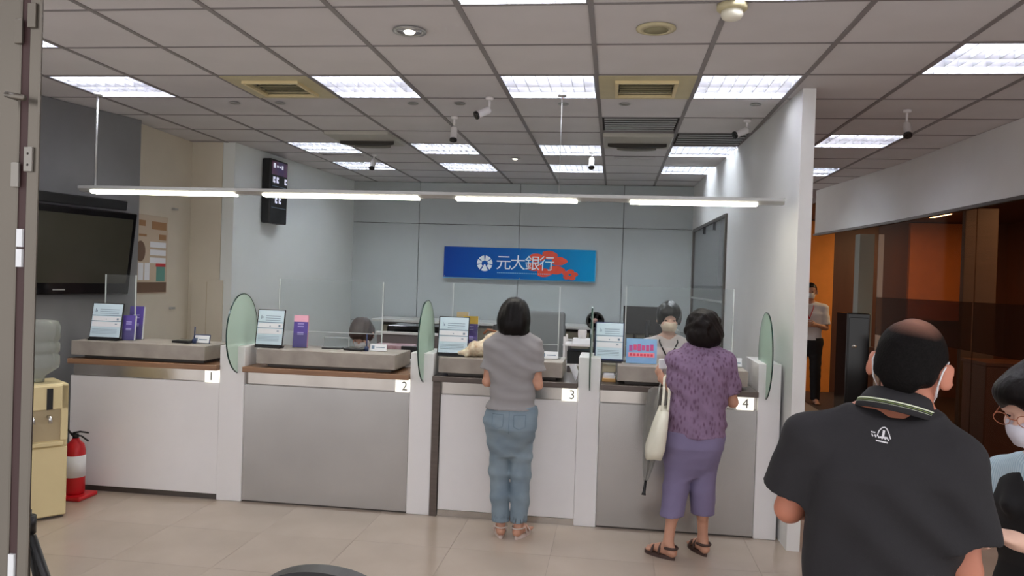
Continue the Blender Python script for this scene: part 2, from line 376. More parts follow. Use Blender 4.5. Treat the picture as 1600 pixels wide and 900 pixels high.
def cassette(x, y, lab):
    t = empty('cassette_air_conditioner', (x, y, CZ), lab, 'air conditioner', 'ceiling air conditioners')
    obj('casing', MB().rbox(x-.29, x+.29, y-.29, y+.30, CZ-.03, CZ+.02, .012), M_acw, t)
    n = 24
    def lens(r, c0): return [(x+r*math.cos(R(180+180*k/n)), y+c0+.42*r*math.sin(R(180+180*k/n))) for k in range(n+1)]
    for c0, r, h in ((.02, .25, .022), (.2, .17, .02)):
        p = [(px, 2*(y+c0)-py) for px, py in lens(r, c0)][::-1]
        obj('outlet_flap', MB().prism(p, CZ-h-.035, CZ-.03), M_ventd if c0 < .1 else mat('outlet grey', (120, 116, 108), .6), t)
    return t
cassette(*cell(0, 5), 'round lipped ceiling air conditioner over the third counter'); cassette(*cell(-4, 5), 'round lipped ceiling air conditioner left of centre beside the wall board')
def grille(i, j, depth, n, lab, wdt=.27):
    x, y = cell(i, j)
    t = empty('slot_grille', (x, y, CZ), lab, 'grille', 'slot grilles')
    obj('backing', MB().box(x-.288, x+.288, y-.288, y+.288, CZ+.02, CZ+.03), M_tile if depth < .2 else M_ventd, t)
    if depth < .5: obj('plate', MB().box(x-.29, x+.29, y-.29+depth, y+.29, CZ, CZ+.012).box(x-.29, x-wdt, y-.29, y-.29+depth, CZ, CZ+.012).box(x+wdt, x+.29, y-.29, y-.29+depth, CZ, CZ+.012), M_tile, t)
    obj('slot', MB().box(x-wdt, x+wdt, y-.288, y-.288+depth, CZ+.008, CZ+.012), M_ventd, t)
    for q in range(n):
        yy = y-.28+depth*(q+.5)/n
        obj('slat', MB().box(x-wdt, x+wdt, yy-.008, yy+.008, CZ-.004, CZ+.004), M_alu if n > 3 else M_tile, t)
grille(0, 4, .5, 6, 'wide dark slot grille in front of the right air conditioner')
grille(1, 5, .5, 5, 'wide dark slot grille beside the white partition wall')
grille(0, 7, .14, 2, 'small slot grille behind the right air conditioner', .2)
grille(-5, 7, .2, 2, 'small slot grille near the pale left wall', .22)
def downlight(x, y, r, lab, grp='small round downlights', big=False):
    t = empty('downlight', (x, y, CZ), lab, 'downlight', grp)
    obj('ring', MB().lathe([(r*.72, .004), (r*.75, -.006), (r, -.004), (r, .0), (r*.75, .004)], (x, y, CZ-.004), 24), M_alu, t)
    obj('lens', MB().lathe([(0, 0), (r*.73, 0), (r*.73, .003), (0, .003)], (x, y, CZ-.006), 20), mat('unlit lens', (150, 146, 142), .3) if not big else M_reflector, t)
    if big: obj('bulb', MB().lathe([(0, -.012), (.022, -.01), (.03, 0), (0, .002)], (x, y, CZ-.006), 16), mat('warm bulb', (255, 246, 230), .4, emit=1.5), t)
    return t
names = ['leftmost small unlit downlight, under the left edge of the yellowed vent', 'small unlit downlight just right of the leftmost one', 'small unlit downlight under the second ceiling light',
         'small unlit downlight left of the tilted camera', 'small unlit downlight under the middle ceiling light', 'small unlit downlight under the yellowed vent above the sign', 'small unlit downlight beside the partition wall top']
for (x), nm in zip((-2.80, -2.45, -1.46, -1.12, -.39, .03, .90), names): downlight(x, 5.44, .038, nm)
downlight(-1.06, 3.84, .085, 'large round chrome downlight near the top of the picture', 'large downlights', True)
downlight(-1.04, 7.9, .05, 'tiny chrome downlight between the two far rows of lights', 'far downlights', True)
t = empty('ceiling_speaker', (.158, 3.84, CZ), 'round yellowed ceiling speaker left of the smoke detector', 'speaker')
obj('rim', MB().lathe([(.06, 0), (.06, -.012), (.095, -.006), (.095, 0)], (.158, 3.84, CZ), 28), M_vent, t)
obj('mesh_cover', MB().lathe([(0, -.010), (.06, -.010), (.06, 0), (0, 0)], (.158, 3.84, CZ), 28), mat('speaker mesh', (150, 144, 112), .7, bump=.6, bscale=500), t)
t = empty('smoke_detector', (.47, 3.53, CZ), 'cream smoke detector hanging at the top of the ceiling', 'smoke detector')
obj('base', MB().lathe([(.066, 0), (.066, -.02), (.058, -.026), (0, -.026)], (.47, 3.53, CZ), 28), M_vent, t)
obj('chamber', MB().lathe([(.046, -.026), (.048, -.045), (.040, -.06), (.025, -.066), (0, -.068)], (.47, 3.53, CZ), 28), mat('ivory plastic', (228, 224, 206), .4), t)
def camera_unit(x, y, tilt, rz, lab, drop=.05, s=.8):
    """small bullet camera; rz = heading of the lens"""
    t = empty('security_camera', (x, y, CZ), lab, 'security camera', 'white security cameras')
    obj('base', MB().lathe([(.035*s, 0), (.035*s, -.015), (.02*s, -.02), (0, -.02)], (x, y, CZ), 16), M_cam, t)
    obj('bracket', MB().tube([(x, y, CZ-.015), (x, y, CZ-drop)], .010*s, 10), M_cam, t)
    Mx = Matrix.Translation((x, y, CZ-drop-.015)) @ Matrix.Rotation(rz, 4, 'Z') @ Matrix.Rotation(-tilt, 4, 'X')
    b = MB(); b.lathe([(0, 0), (.028*s, 0), (.032*s, .01), (.032*s, .12*s), (.036*s, .125*s)], (0, 0, 0), 16); b.xf(Mx @ Matrix.Rotation(R(-90), 4, 'X'))
    obj('body', b, M_cam, t)
    b = MB(); b.lathe([(.036*s, .124*s), (.036*s, .14*s), (.028*s, .142*s), (0, .136*s)], (0, 0, 0), 16); b.xf(Mx @ Matrix.Rotation(R(-90), 4, 'X'))
    obj('lens_hood', b, M_blackgloss, t)
camera_unit(-.88, 5.26, R(28), R(125), 'white bullet camera tilted left, in the middle of the ceiling', .07)
camera_unit(-1.254, 5.9, R(70), R(185), 'white camera pointing down left of the tilted camera', .07)
camera_unit(-2.47, 7.75, R(55), R(180), 'small white camera near the far left ceiling lights', .05)
camera_unit(-.25, 7.45, R(60), R(180), 'small white camera beside the right air conditioner', .05)
camera_unit(.93, 5.95, R(25), R(110), 'white camera fixed beside the partition wall top', .06)
camera_unit(1.92, 5.6, R(55), R(170), 'white camera hanging over the corridor on the right', .08)

# hanging linear lamp
LY = 5.15
t = empty('linear_pendant_lamp', (-1.35, LY, 2.14), 'long slim aluminium pendant lamp with four lit tubes over the counters', 'pendant lamp')
obj('profile', MB().prism([(LY-.05, 2.185), (LY+.05, 2.185), (LY+.05, 2.165), (LY+.03, 2.145), (LY-.03, 2.145), (LY-.05, 2.165)], -3.78, 1.045, 'x'), M_alu, t)
for a, b in ((-3.69, -2.62), (-2.41, -1.32), (-1.06, -.26), (.085, .88)):
    obj('lit_tube', MB().prism([(LY-.040, 2.155), (LY+.03, 2.146), (LY+.03, 2.134), (LY-.03, 2.134), (LY-.042, 2.144)], a, b, 'x'), M_lampd, t)
for x in (-3.68, -.38):
    obj('rod', MB().tube([(x, LY, 2.185), (x, LY, CZ)],   .0022 if x > -3 else .008, 8), M_alu, t)
    obj('ceiling_cup', MB().lathe([(.03, 0), (.028, -.02), (0, -.022)], (x, LY, CZ-.002), 14), M_alu, t)

# ============================================================ SIGN
def sign():
    x0, x1, z0, z1, y = -2.19, -.245, 1.625, 2.02, 9.93
    t = empty('bank_sign', ((x0+x1)/2, y, z0), 'long blue glossy bank sign with white logo and characters on the back wall', 'sign')
    m = mat('sign gradient', (20, 80, 160), .3, spec=.15); nt = m.node_tree; b = nt.nodes['Principled BSDF']
    tc = nt.nodes.new('ShaderNodeTexCoord'); sx = nt.nodes.new('ShaderNodeSeparateXYZ'); rp = nt.nodes.new('ShaderNodeValToRGB'); mr = nt.nodes.new('ShaderNodeMapRange')
    nt.links.new(tc.outputs['Object'], sx.inputs[0]); nt.links.new(sx.outputs[0], mr.inputs[0]); mr.inputs[1].default_value = -.97; mr.inputs[2].default_value = .97
    nt.links.new(mr.outputs[0], rp.inputs[0]); nt.links.new(rp.outputs[0], b.inputs['Base Color'])
    e = rp.color_ramp.elements; e[0].color = (*lin((.0, .24, .60)), 1); e[1].color = (*lin((.0, .58, .80)), 1)
    e2 = e.new(.45); e2.color = (*lin((.0, .36, .68)), 1)
    obj('panel', MB().rbox(x0, x1, y, y+.05, z0, z1, .004), m, t)
    obj('glass_edge', MB().box(x0-.006, x1+.006, y+.01, y+.02, z0-.012, z0-.001).box(x1+.001, x1+.01, y+.005, y+.04, z0, z1), mat('sign edge', (120, 190, 220), .2), t)
    red = mat('red flower shape', (220, 62, 30), .25, noise=.1)  # red petal-shaped ellipses raised on the sign panel
    f = MB(); cx, cz = -.86, 1.83
    for k in range(6):
        a = R(60*k+20); r = .115; px, pz = cx+.15*math.cos(a)*1.1, cz+.115*math.sin(a)
        if pz > z1-.07: pz = z1-.072
        if pz < z0+.06: pz = z0+.062
        f.prism([(px+(.10+.015*math.cos(3*q))*math.cos(q), pz+.055*math.sin(q)) for q in [2*math.pi*s/18 for s in range(18)]], y-.0016-.0001*k, y-.001, 'y')
    obj('flower', f, red, t, label='large red flower shape')
    f = MB(); cx, cz = -.56, 1.70
    for k in range(5):
        a = R(72*k+10); px, pz = cx+.06*math.cos(a), cz+.042*math.sin(a)
        f.prism([(px+.045*math.cos(q), pz+.03*math.sin(q)) for q in [2*math.pi*s/14 for s in range(14)]], y-.0016-.0001*k, y-.001, 'y')
    obj('flower', f, red, t, label='small red flower shape')
    wh = mat('white sign lettering', (236, 244, 250), .4)
    cx, cz, r = -1.655, 1.815, .10; f = MB()
    # round emblem: disc cut by spokes
    def sector(a0, a1, r0, r1, n=8):
        p = [(cx+r1*math.cos(R(a0+(a1-a0)*k/n)), cz+r1*math.sin(R(a0+(a1-a0)*k/n))) for k in range(n+1)]
        q = [(cx+r0*math.cos(R(a0+(a1-a0)*k/n)), cz+r0*math.sin(R(a0+(a1-a0)*k/n))) for k in range(n+1)][::-1]
        return p+q
    for a0, a1, r0 in ((96, 140, .035), (148, 186, .04), (194, 232, .042), (40, 84, .035), (-6, 32, .04), (-52, -14, .042), (244, 296, .012)):
        f.prism(sector(a0, a1, r0, r), y-.004, y-.001, 'y')
    obj('emblem', f, wh, t)
    for k, ch in enumerate('元大銀行'):
        obj('character', text_mb(ch, .20, .0015, facing(-1.41+.185*k, y-.004, 1.82)), wh, t)
    f = MB()
    for k in range(30): f.box(-1.49+k*.023, -1.49+k*.023+.015, y-.003, y-.001, 1.695, 1.705)
    obj('small_lettering', f, mat('pale blue lettering', (130, 190, 220), .4), t)
    for bx, bz in ((-1.2, z1-.012), (-1.2, z0+.012), (x0+.015, z0+.015)):
        obj('screw', MB().lathe([(0, 0), (.008, 0), (.006, .004), (0, .005)], (bx, y-.001, bz), 10, Matrix.Rotation(R(90), 3, 'X')), M_chrome, t)
sign()

# ============================================================ COUNTERS
CY = 5.2
def counter(k, xa, xb, front, frame, sx0, sx1, numx, lab):
    """one teller bay: front panel, plinth, steel strip, shelf, stone ledge"""
    t = empty('teller_counter', ((xa+xb)/2, CY+.3, 0), lab, 'counter')
    wood = M_wood if frame == 'wood' else M_brown
    pt = .826
    fx0 = xa+(.055 if k == 3 else 0)
    zb = {1: .04, 2: .012, 3: .045, 4: .012}[k]
    obj('front_panel', MB().rbox(fx0+.001, xb-.001, CY, CY+.02, zb, pt, .002, 1), front, t)
    obj('toe_kick', MB().box(fx0, xb, CY+.012 if k != 3 else CY+.002, CY+.035, 0, zb-.002), M_dark if k != 3 else M_strip, t)
    obj('carcass', MB().box(xa+.002, xb-.002, CY+.036, CY+.5, .001, .90), M_lacq, t)
    obj('steel_strip', MB().box(xa+.002, xb-.002, CY+.028, CY+.036, pt-.02, .914), M_strip, t)
    if k == 3: obj('frame_post', MB().box(xa+.002, xa+.05, CY-.012, CY+.03, 0, .914), wood, t)
    obj('shelf', MB().rbox(xa+.002, xb-.002, CY-.045, CY+.56, .915, .952, .003, 1), wood, t)
    obj('ledge_support', MB().box(sx0+.05, sx1-.05, CY+.05, CY+.5, .952, .978), M_dark, t)
    obj('stone_ledge', MB().rbox(sx0, sx1, CY-.03, CY+.37, .978, TH, .003, 1), M_stone, t)
    nx0, nx1 = numx
    p = obj('number_plate', MB().rbox(nx0, nx1, CY-.012, CY+.026, .828, .912, .002, 1), M_signnum, t, label='backlit plate with the numeral %d' % k)
    obj('numeral', text_mb(str(k), .085, .001, facing((nx0+nx1)/2+(.018 if k in (2, 3) else .0), CY-.014, .868)), M_num, p)
    return t
counter(1, -3.87, -2.73, M_lacq, 'wood', -3.85, -2.83, (-2.835, -2.735), 'white fronted teller bay numbered one at the left end')
counter(2, -2.545, -1.355, M_steel, 'wood', -2.45, -1.455, (-1.455, -1.36), 'steel fronted teller bay numbered two')
counter(3, -1.195, -.215, M_lacq, 'brown', -1.155, -.32, (-.32, -.22), 'white fronted teller bay numbered three behind the woman in grey')
counter(4, -.07, .94, M_steel, 'brown', .04, .87, (.81, .915), 'steel fronted teller bay numbered four beside the partition wall')
def divider(x0, x1, gx, lab, zt, y1=5.58):
    t = empty('counter_divider', ((x0+x1)/2, CY+.2, 0), lab, 'divider', 'white dividers with oval glass')
    obj('pedestal', MB().rbox(x0, x1, CY-.002, y1, 0, zt, .003, 1), M_lacq, t)
    n = 48; cyy, czz, a, b = 5.26, 1.175, .235, .285; th = .008
    pts = [(cyy+a*math.cos(2*math.pi*q/n), czz+b*math.sin(2*math.pi*q/n)) for q in range(n)]
    inn = [(cyy+(a-.006)*math.cos(2*math.pi*q/n), czz+(b-.006)*math.sin(2*math.pi*q/n)) for q in range(n)]
    obj('oval_glass', MB().prism(inn, gx-th/2, gx+th/2, 'x'), M_gglass, t)
    e = MB()
    vs = [(gx+s*th/2, p[0], p[1]) for s in (-1, 1) for p in pts] + [(gx+s*th/2, p[0], p[1]) for s in (-1, 1) for p in inn]
    fs = []
    for q in range(n):
        r = (q+1) % n; fs += [(q, r, n+r, n+q), (2*n+q, 3*n+q, 3*n+r, 2*n+r), (q, 2*n+q, 2*n+r, r), (n+q, n+r, 3*n+r, 3*n+q)]
    e.add(vs, fs)
    obj('glass_edge', e, M_gedge, t)
divider(-2.73, -2.545, -2.60, 'white divider with green oval glass between bays one and two', 1.09)
divider(-1.355, -1.195, -1.265, 'white divider with green oval glass between bays two and three', 1.10)
divider(-.215, -.07, -.137, 'white divider with edge-on oval glass between bays three and four', 1.12)
divider(.94, 1.082, .99, 'white end divider with oval glass against the partition wall', 1.13, 5.7)

# ------------------------------------------------------------ things on the ledges
def notice(x0, x1, y, lab, first=None, dark=False):
    wd = x1-x0; h = .262; t = empty('notice_stand', ((x0+x1)/2, y, TH), lab, 'notice', 'framed blue notices on the ledges', rz=0)
    T = Matrix.Rotation(R(-10), 4, 'X')
    obj('frame', MB().rbox(-wd/2, wd/2, 0, .012, 0.012, h+.012, .003, 1, T), M_navy if dark else M_black, t, local=True)
    obj('page', MB().box(-wd/2+.008, wd/2-.006, -.002, 0, .024, h+.006, T), M_pagec, t, local=True)
    m = MB()
    for z, zz in ((.100, .135), (.142, .175)): m.box(-wd/2+.014, wd/2-.012, -.0032, -.002, z, zz, T)
    obj('text_panel', m, M_paper, t, local=True)
    m = MB()
    for z in (.139, .180): m.box(-wd/2+.008, wd/2-.006, -.0036, -.002, z, z+.004, T)
    m.box(-wd/2+.03, -wd/2+.034, -.0036, -.002, .205, .232, T).box(-wd/2+.038, -wd/2+.044, -.0036, -.002, .208, .222, T).box(wd/2-.04, wd/2-.026, -.0042, -.003, .15, .164, T).box(-.004, .004, -.0042, -.003, .152, .158, T).box(wd/2-.05, wd/2-.035, -.0042, -.003, .118, .124, T)
    for z in (.05, .06, .07, .08): m.box(-wd/2+.02, wd/2-.03, -.0032, -.002, z, z+.002, T)
    for z in (.195, .21, .225): m.box(-wd/2+.065, wd/2-.03, -.0032, -.002, z, z+.003, T)
    obj('printed_lines', m, M_print, t, local=True)
    obj('foot', MB().box(-wd/2+.01, wd/2-.01, -.02, .06, 0, .012).box(-.02, .02, .04, .06, 0, .12), M_black, t, local=True)
    return t
notice(-3.79, -3.545, 5.27, 'blue white framed notice at the left end of bay one')
notice(-2.43, -2.225, 5.27, 'blue white framed notice beside the first oval glass').location.x = -2.43+.02
notice(-1.145, -.93, 5.27, 'blue white framed notice beside the second oval glass').location.x = -1.085
n4 = notice(-.127, .068, 5.34, 'dark framed blue notice beside the third divider', dark=True); n4.location = (-.02, 5.34, TH)
def brochure(x, y, wd, h, rz, head, lab, depth=.03, body=M_purple):
    t = empty('brochure_holder', (x, y, TH), lab, 'brochures', 'brochure stands on the ledges', rz=rz)
    T = Matrix.Rotation(R(-9), 4, 'X')
    obj('stack', MB().rbox(-wd/2, wd/2, 0, depth, .004, h, .001, 1, T), M_paper if head is not M_pink else M_pink, t, local=True)
    obj('cover', MB().box(-wd/2, wd/2, -.002, 0, .004, h*.8 if head is not body else h, T), body, t, local=True)
    if head is not body: obj('header', MB().box(-wd/2, wd/2, -.002, 0, h*.8, h, T), head, t, local=True)
    m = MB()
    for k, z in enumerate((.72, .64, .45, .40)): m.box(-wd*.22, wd*.22, -.003, -.002, h*z, h*z+.008, T)
    obj('printed_lines', m, mat('lilac print', (160, 150, 210), .6), t, local=True)
    obj('clear_holder', MB().box(-wd/2-.003, wd/2+.003, -.006, -.004, 0, h*.45, T).box(-wd/2-.004, wd/2+.004, -.01, depth+.02, 0, .003), M_acryl, t, local=True)
    return t
brochure(-3.52, 5.33, .085, .185, R(14), M_purple, 'shorter purple brochure stack beside the left end notice')
brochure(-3.53, 5.43, .10, .25, R(14), M_purple, 'taller purple brochure stack behind the shorter one on bay one')
brochure(-2.215, 5.36, .10, .235, R(10), M_pink, 'purple and pink brochures on the ledge of bay two')
brochure(-.99, 5.40, .105, .275, R(4), M_yellow, 'purple brochures with yellow header on bay three')
brochure(-1.065, 5.46, .085, .30, R(0), mat('tan header', (206, 178, 130), .5), 'tall tan and grey brochures behind the notice of bay three', body=mat('grey brochure', (150, 144, 160), .5)).location.z = TH
def shield(x0, x1, y, z1, lab, slot=.0, side=None, sl=.25):
    t = empty('acrylic_shield', ((x0+x1)/2, y, TH), lab, 'shield', 'clear acrylic shields')
    obj('sheet', MB().box(x0, x1, y, y+.005, TH+slot, z1), M_acryl, t)
    obj('side_edge', MB().box(x0-.003, x0+.003, y-.002, y+.007, TH, z1), M_acrede, t)
    obj('side_edge', MB().box(x1-.003, x1+.003, y-.002, y+.007, TH, z1), M_acrede, t)
    if slot: obj('bottom_edge', MB().box(x0, x1, y-.001, y+.006, TH+slot-.004, TH+slot), M_acrede, t)
    obj('foot', MB().box(x0-.02, x0+.02, y-.03, y+.09, TH, TH+.006).box(x1-.02, x1+.02, y-.03, y+.09, TH, TH+.006), M_acryl, t)
shield(-3.74, -3.50, 5.38, 1.56, 'narrow clear acrylic shield behind the notice on bay one', 0, None, .18)
shield(-2.40, -1.63, 5.42, 1.57, 'clear acrylic shield standing on bay two', .12)
shield(-1.12, -.37, 5.42, 1.58, 'clear acrylic shield on bay three before the woman in grey', .10)
shield(.085, .80, 5.42, 1.60, 'clear acrylic shield on bay four before the masked teller', .115)
def card(x, y, lab, wd=.12, h=.05, rz=0, rim=False):
    t = empty('name_card', (x, y, TH), lab, 'name card', 'small name cards on the ledges', rz=rz)
    T = Matrix.Rotation(R(-14), 4, 'X')
    if rim: obj('holder', MB().rbox(-wd/2-.006, wd/2+.006, 0, .006, 0, h+.012, .003, 1, T), M_navy, t, local=True)
    obj('plate', MB().rbox(-wd/2, wd/2, -.004, .001, .004, h+.004, .001, 1, T), M_paper, t, local=True)
    obj('printed_lines', MB().box(-wd/2+.012, -wd/2+.032, -.005, -.004, .018, .040, T).box(-wd*.15, wd*.38, -.005, -.004, .026, .032, T), M_print, t, local=True)
    obj('foot', MB().box(-wd/2, wd/2, 0, .04, 0, .003), M_acryl, t, local=True)
card(-2.965, 5.36, 'rimmed name card at the right of bay one', rim=True, h=.055)
card(-1.635, 5.36, 'white name card at the right of bay two'); card(-.425, 5.36, 'white name card behind the right arm of the woman in grey')
card(.83, 5.40, 'white slip card right of the woman in purple', wd=.07, h=.06)
def sigpad(x, y, lab):
    t = empty('signature_pad', (x, y, TH), lab, 'signature pad', 'black signature pads', rz=R(-12))
    obj('body', MB().rbox(-.075, .075, -.05, .05, 0, .02, .006, 2, Matrix.Rotation(R(4), 4, 'X')), M_black, t, local=True)
    obj('display', MB().box(-.05, .05, -.03, .03, .021, .0225, Matrix.Rotation(R(4), 4, 'X')), mat('pad display', (110, 112, 104), .2), t, local=True)
    obj('pen_holder', MB().lathe([(.014, 0), (.016, .03), (.010, .034), (0, .034)], (.085, .0, .0), 12), M_navy, t, local=True)
    obj('pen', MB().tube([(.085, 0, .02), (.08, .01, .12)], [.004, .005], 8), M_navy, t, local=True)
sigpad(-3.09, 5.36, 'black signature pad with upright pen on bay one'); sigpad(-1.80, 5.37, 'black signature pad with upright pen on bay two')
t = empty('clip_tray', (-2.0, 5.45, TH), 'flat dark clipboard with a clear stand on bay two', 'tray')
obj('board', MB().rbox(-2.06, -1.92, 5.38, 5.46, TH, TH+.008, .002, 1), M_black, t)
obj('clear_stand', MB().box(-2.09, -1.90, 5.50, 5.504, TH, TH+.075), M_acryl, t)
obj('stand_edge', MB().box(-2.09, -1.90, 5.499, 5.505, TH+.073, TH+.078).box(-1.903, -1.897, 5.499, 5.505, TH, TH+.075), M_acrede, t)
t = empty('promotion_card', (.20, 5.34, TH), 'blue and pink promotion card on the left of bay four', 'sign card')
T = Matrix.Translation((.20, 5.34, TH)) @ Matrix.Rotation(R(-8), 4, 'X')
obj('board', MB().rbox(-.105, .10, 0, .004, .002, .17, .001, 1, T), mat('sky blue card', (150, 196, 226), .5, c2=(120, 160, 214), nscale=6), t)
m = MB()
for k in range(6): m.box(-.085+.028*k, -.085+.028*k+.022, -.0015, 0, .085+.006*(k % 2), .125+.004*(k % 3), T)
obj('lettering', m, mat('purple pink print', (170, 90, 170), .5, c2=(230, 80, 120), nscale=40), t)
obj('red_band', MB().box(-.09, .085, -.0015, 0, .045, .075, T), mat('salmon print', (240, 150, 165), .5), t)
m = MB()
for k in range(7): m.box(-.08+.023*k, -.08+.023*k+.016, -.0025, -.0015, .052, .068, T)
obj('band_lettering', m, mat('red print', (226, 70, 96), .5), t)
obj('foot', MB().box(.12, .28, 5.34, 5.40, TH, TH+.003), M_acryl, t)
# black paddle shaped pen cup behind notice four
t = empty('desk_fan', (-.125, 5.50, 0), 'small black round headed desk fan behind the third divider', 'fan')
obj('head', MB().lathe([(.062, -.012), (.066, 0), (.062, .012), (.050, .010), (.048, -.010), (.062, -.012)], (-.125, 5.60, 1.345), 24, Matrix.Rotation(R(90), 3, 'X')), M_black, t)
obj('hub', MB().lathe([(0, -.012), (.018, -.01), (.018, .01), (0, .012)], (-.125, 5.60, 1.345), 14, Matrix.Rotation(R(90), 3, 'X')), mat('pinkish grey', (150, 120, 118), .5), t)
m = MB()
for k in range(5):
    m.box(.016, .048, -.003, .003, -.009, .009, Matrix.Translation((-.125, 5.60, 1.345)) @ Matrix.Rotation(R(72*k), 4, 'Y') @ Matrix.Rotation(R(25), 4, 'X'))
obj('blades', m, M_black, t)
obj('stem', MB().tube([(-.125, 5.60, 1.28), (-.125, 5.60, .972)], .009, 10), M_black, t)
obj('base', MB().lathe([(.05, .952), (.05, .966), (.02, .975), (0, .975)], (-.125, 5.60, 0), 20), M_black, t)
t = empty('paper_tray', (-.02, 5.42, .952), 'orange wooden tray with papers beside the third divider', 'tray')
obj('tray', MB().rbox(-.06, .032, 5.3, 5.5, .952, .975, .003, 1), mat('orange wood', (206, 160, 96), .5), t)
obj('papers', MB().box(-.055, .028, 5.32, 5.48, .975, .995).box(-.05, .02, 5.34, 5.48, .995, 1.01), M_paper, t)
obj('box', MB().rbox(-.06, .03, 5.36, 5.5, 1.012, 1.06, .003, 1), mat('beige card', (200, 190, 160), .6), t)
obj('tissue', MB().add([(-.275, 5.19, 1.06), (-.235, 5.20, 1.075), (-.215, 5.18, 1.03), (-.222, 5.185, .98), (-.235, 5.21, .96), (-.26, 5.21, 1.02), (-.25, 5.24, 1.05), (-.225, 5.24, 1.0)],
    [(0, 1, 6), (0, 6, 5), (5, 6, 7), (5, 7, 4), (1, 2, 7), (1, 7, 6), (2, 3, 7), (3, 4, 7), (0, 5, 1), (1, 5, 2), (2, 5, 3), (3, 5, 4)]), M_paper, label='crumpled white paper slip leaning on the third divider', cat='paper')

# ============================================================ TELLER ZONE
M_desk = mat('light grey desk', (150, 146, 142), .5)
for k, (a, b, lb) in enumerate([(-3.6, -2.1, 'grey back office desk behind bay one'), (-2.08, -1.1, 'grey back office desk behind bay two'), (-1.08, -.35, 'grey back office desk behind bay three'), (.0, .9, 'grey back office desk behind bay four')]):
    t = empty('desk', ((a+b)/2, 6.0, 0), lb, 'desk')
    dz = .0 if k > 1 else -.08; obj('desktop', MB().rbox(a, b, 5.72, 6.05, .72+dz, .75+dz, .004, 1), M_desk, t)
    for x in (a+.03, b-.06): obj('leg', MB().box(x, x+.03, 5.76, 6.02, 0, .72+dz), M_dark, t)
t = empty('credenza', (-1.0, 9.6, 0), 'long low credenza with beige boxes against the back wall', 'cabinet')
obj('top', MB().rbox(-2.95, .78, 9.35, 9.96, 1.05, 1.085, .004, 1), mat('pale grey top', (186, 186, 182), .5), t)
obj('back_panel', MB().box(-2.93, .76, 9.8, 9.95, 0, 1.05), M_brown, t)
for k in range(7):
    x = -2.9+.53*k; obj('door', MB().rbox(x, x+.5, 9.60, 9.80, .02, 1.0, .004, 1), mat('taupe beige door', (150, 146, 132), .5), t)
for k, (a, b, lb) in enumerate([(-2.12, -1.25, 'low desk partition with white rim behind bay two'), (-1.12, -.36, 'low desk partition with white rim behind bay three')]):
    t = empty('desk_partition', ((a+b)/2, 6.9, 0), lb, 'partition')
    obj('panel', MB().box(a, b, 6.9, 6.93, 0, 1.09), mat('taupe fabric panel', (112, 104, 104), .8, bump=.2), t)
    obj('rim', MB().box(a-.01, b+.01, 6.885, 6.945, 1.09, 1.11), mat('white rim', (214, 212, 212), .4), t)
t = empty('printer', (-1.85, 7.3, 0), 'flat black printer on a stand left of the second divider', 'printer')
obj('body', MB().rbox(-2.12, -1.60, 7.2, 7.6, 1.06, 1.15, .015, 2), M_blackgloss, t); obj('paper_slot', MB().box(-2.05, -1.7, 7.195, 7.2, 1.08, 1.09), M_ventd, t)
obj('stand', MB().rbox(-2.05, -1.65, 7.25, 7.55, 0, 1.06, .01, 1), M_desk, t)
t = empty('printer', (-.75, 7.3, 0), 'wide black printer behind the woman in grey', 'printer')
obj('body', MB().rbox(-1.1, -.45, 7.15, 7.6, 1.03, 1.20, .02, 2), M_black, t); obj('panel', MB().rbox(-.9, -.7, 7.14, 7.16, 1.12, 1.15, .003, 1), M_desk, t)
obj('stand', MB().rbox(-1.05, -.5, 7.2, 7.55, 0, 1.03, .01, 1), M_desk, t)
def monitor(x, y, z, wd, h, rz, lab, base=.75, scr=M_black):
    t = empty('monitor', (x, y, base), lab, 'monitor', 'black office monitors', rz=rz)
    obj('casing', MB().rbox(-wd/2, wd/2, 0, .03, z-base-h/2, z-base+h/2, .006, 2), M_black, t, local=True)
    obj('screen', MB().box(-wd/2+.012, wd/2-.012, .030, .032, z-base-h/2+.015, z-base+h/2-.012), M_blackgloss, t, local=True)
    obj('stand', MB().tube([(0, .0, .01), (0, -.01, z-base)], .018, 10), M_black, t, local=True)
    obj('foot', MB().rbox(-.1, .1, -.08, .08, 0, .012, .003, 1), M_black, t, local=True)
monitor(-1.50, 5.88, 1.02, .22, .12, R(8), 'small black monitor back at the right of bay two', .67)
monitor(.30, 7.0, 1.30, .42, .24, R(4), 'grey backed monitor left of the masked teller', .95)
obj('side_table', MB().rbox(.0, .55, 6.85, 7.25, .0, .95, .01, 1), M_desk, label='grey pedestal carrying the monitor left of the masked teller', cat='cabinet')
t = empty('desk_phone', (-1.46, 6.55, 0), 'black desk telephone on the grey desk right of the bowed teller', 'telephone')
obj('body', MB().rbox(-1.76, -1.64, 5.9, 6.0, .67, .71, .006, 1), M_black, t); obj('handset', MB().tube([(-1.75, 5.92, .72), (-1.74, 5.95, .735), (-1.73, 5.98, .72)], .014, 8), M_black, t)
t.location = (-1.70, 5.95, .67)
for ch in t.children: ch.data.transform(Matrix.Translation((-1.46+1.70, 6.55-5.95, -.67)))
t = empty('office_chair', (-.62, 6.5, 0), 'grey high backed office chair seen through the acrylic of bay three', 'chair')
obj('backrest', MB().rbox(-.84, -.40, 6.62, 6.68, .62, 1.36, .03, 4), mat('grey chair mesh', (128, 132, 134), .8, bump=.3, bscale=200), t)
obj('seat', MB().rbox(-.86, -.38, 6.2, 6.64, .48, .56, .03, 3), M_black, t)
obj('gas_post', MB().tube([(-.62, 6.42, .06), (-.62, 6.42, .5)], .025, 10), M_chrome, t)
for k in range(5):
    a = R(72*k+10); obj('leg', MB().tube([(-.62, 6.42, .09), (-.62+.27*math.cos(a), 6.42+.2*math.sin(a), .03)], [.02, .014], 8), M_black, t)
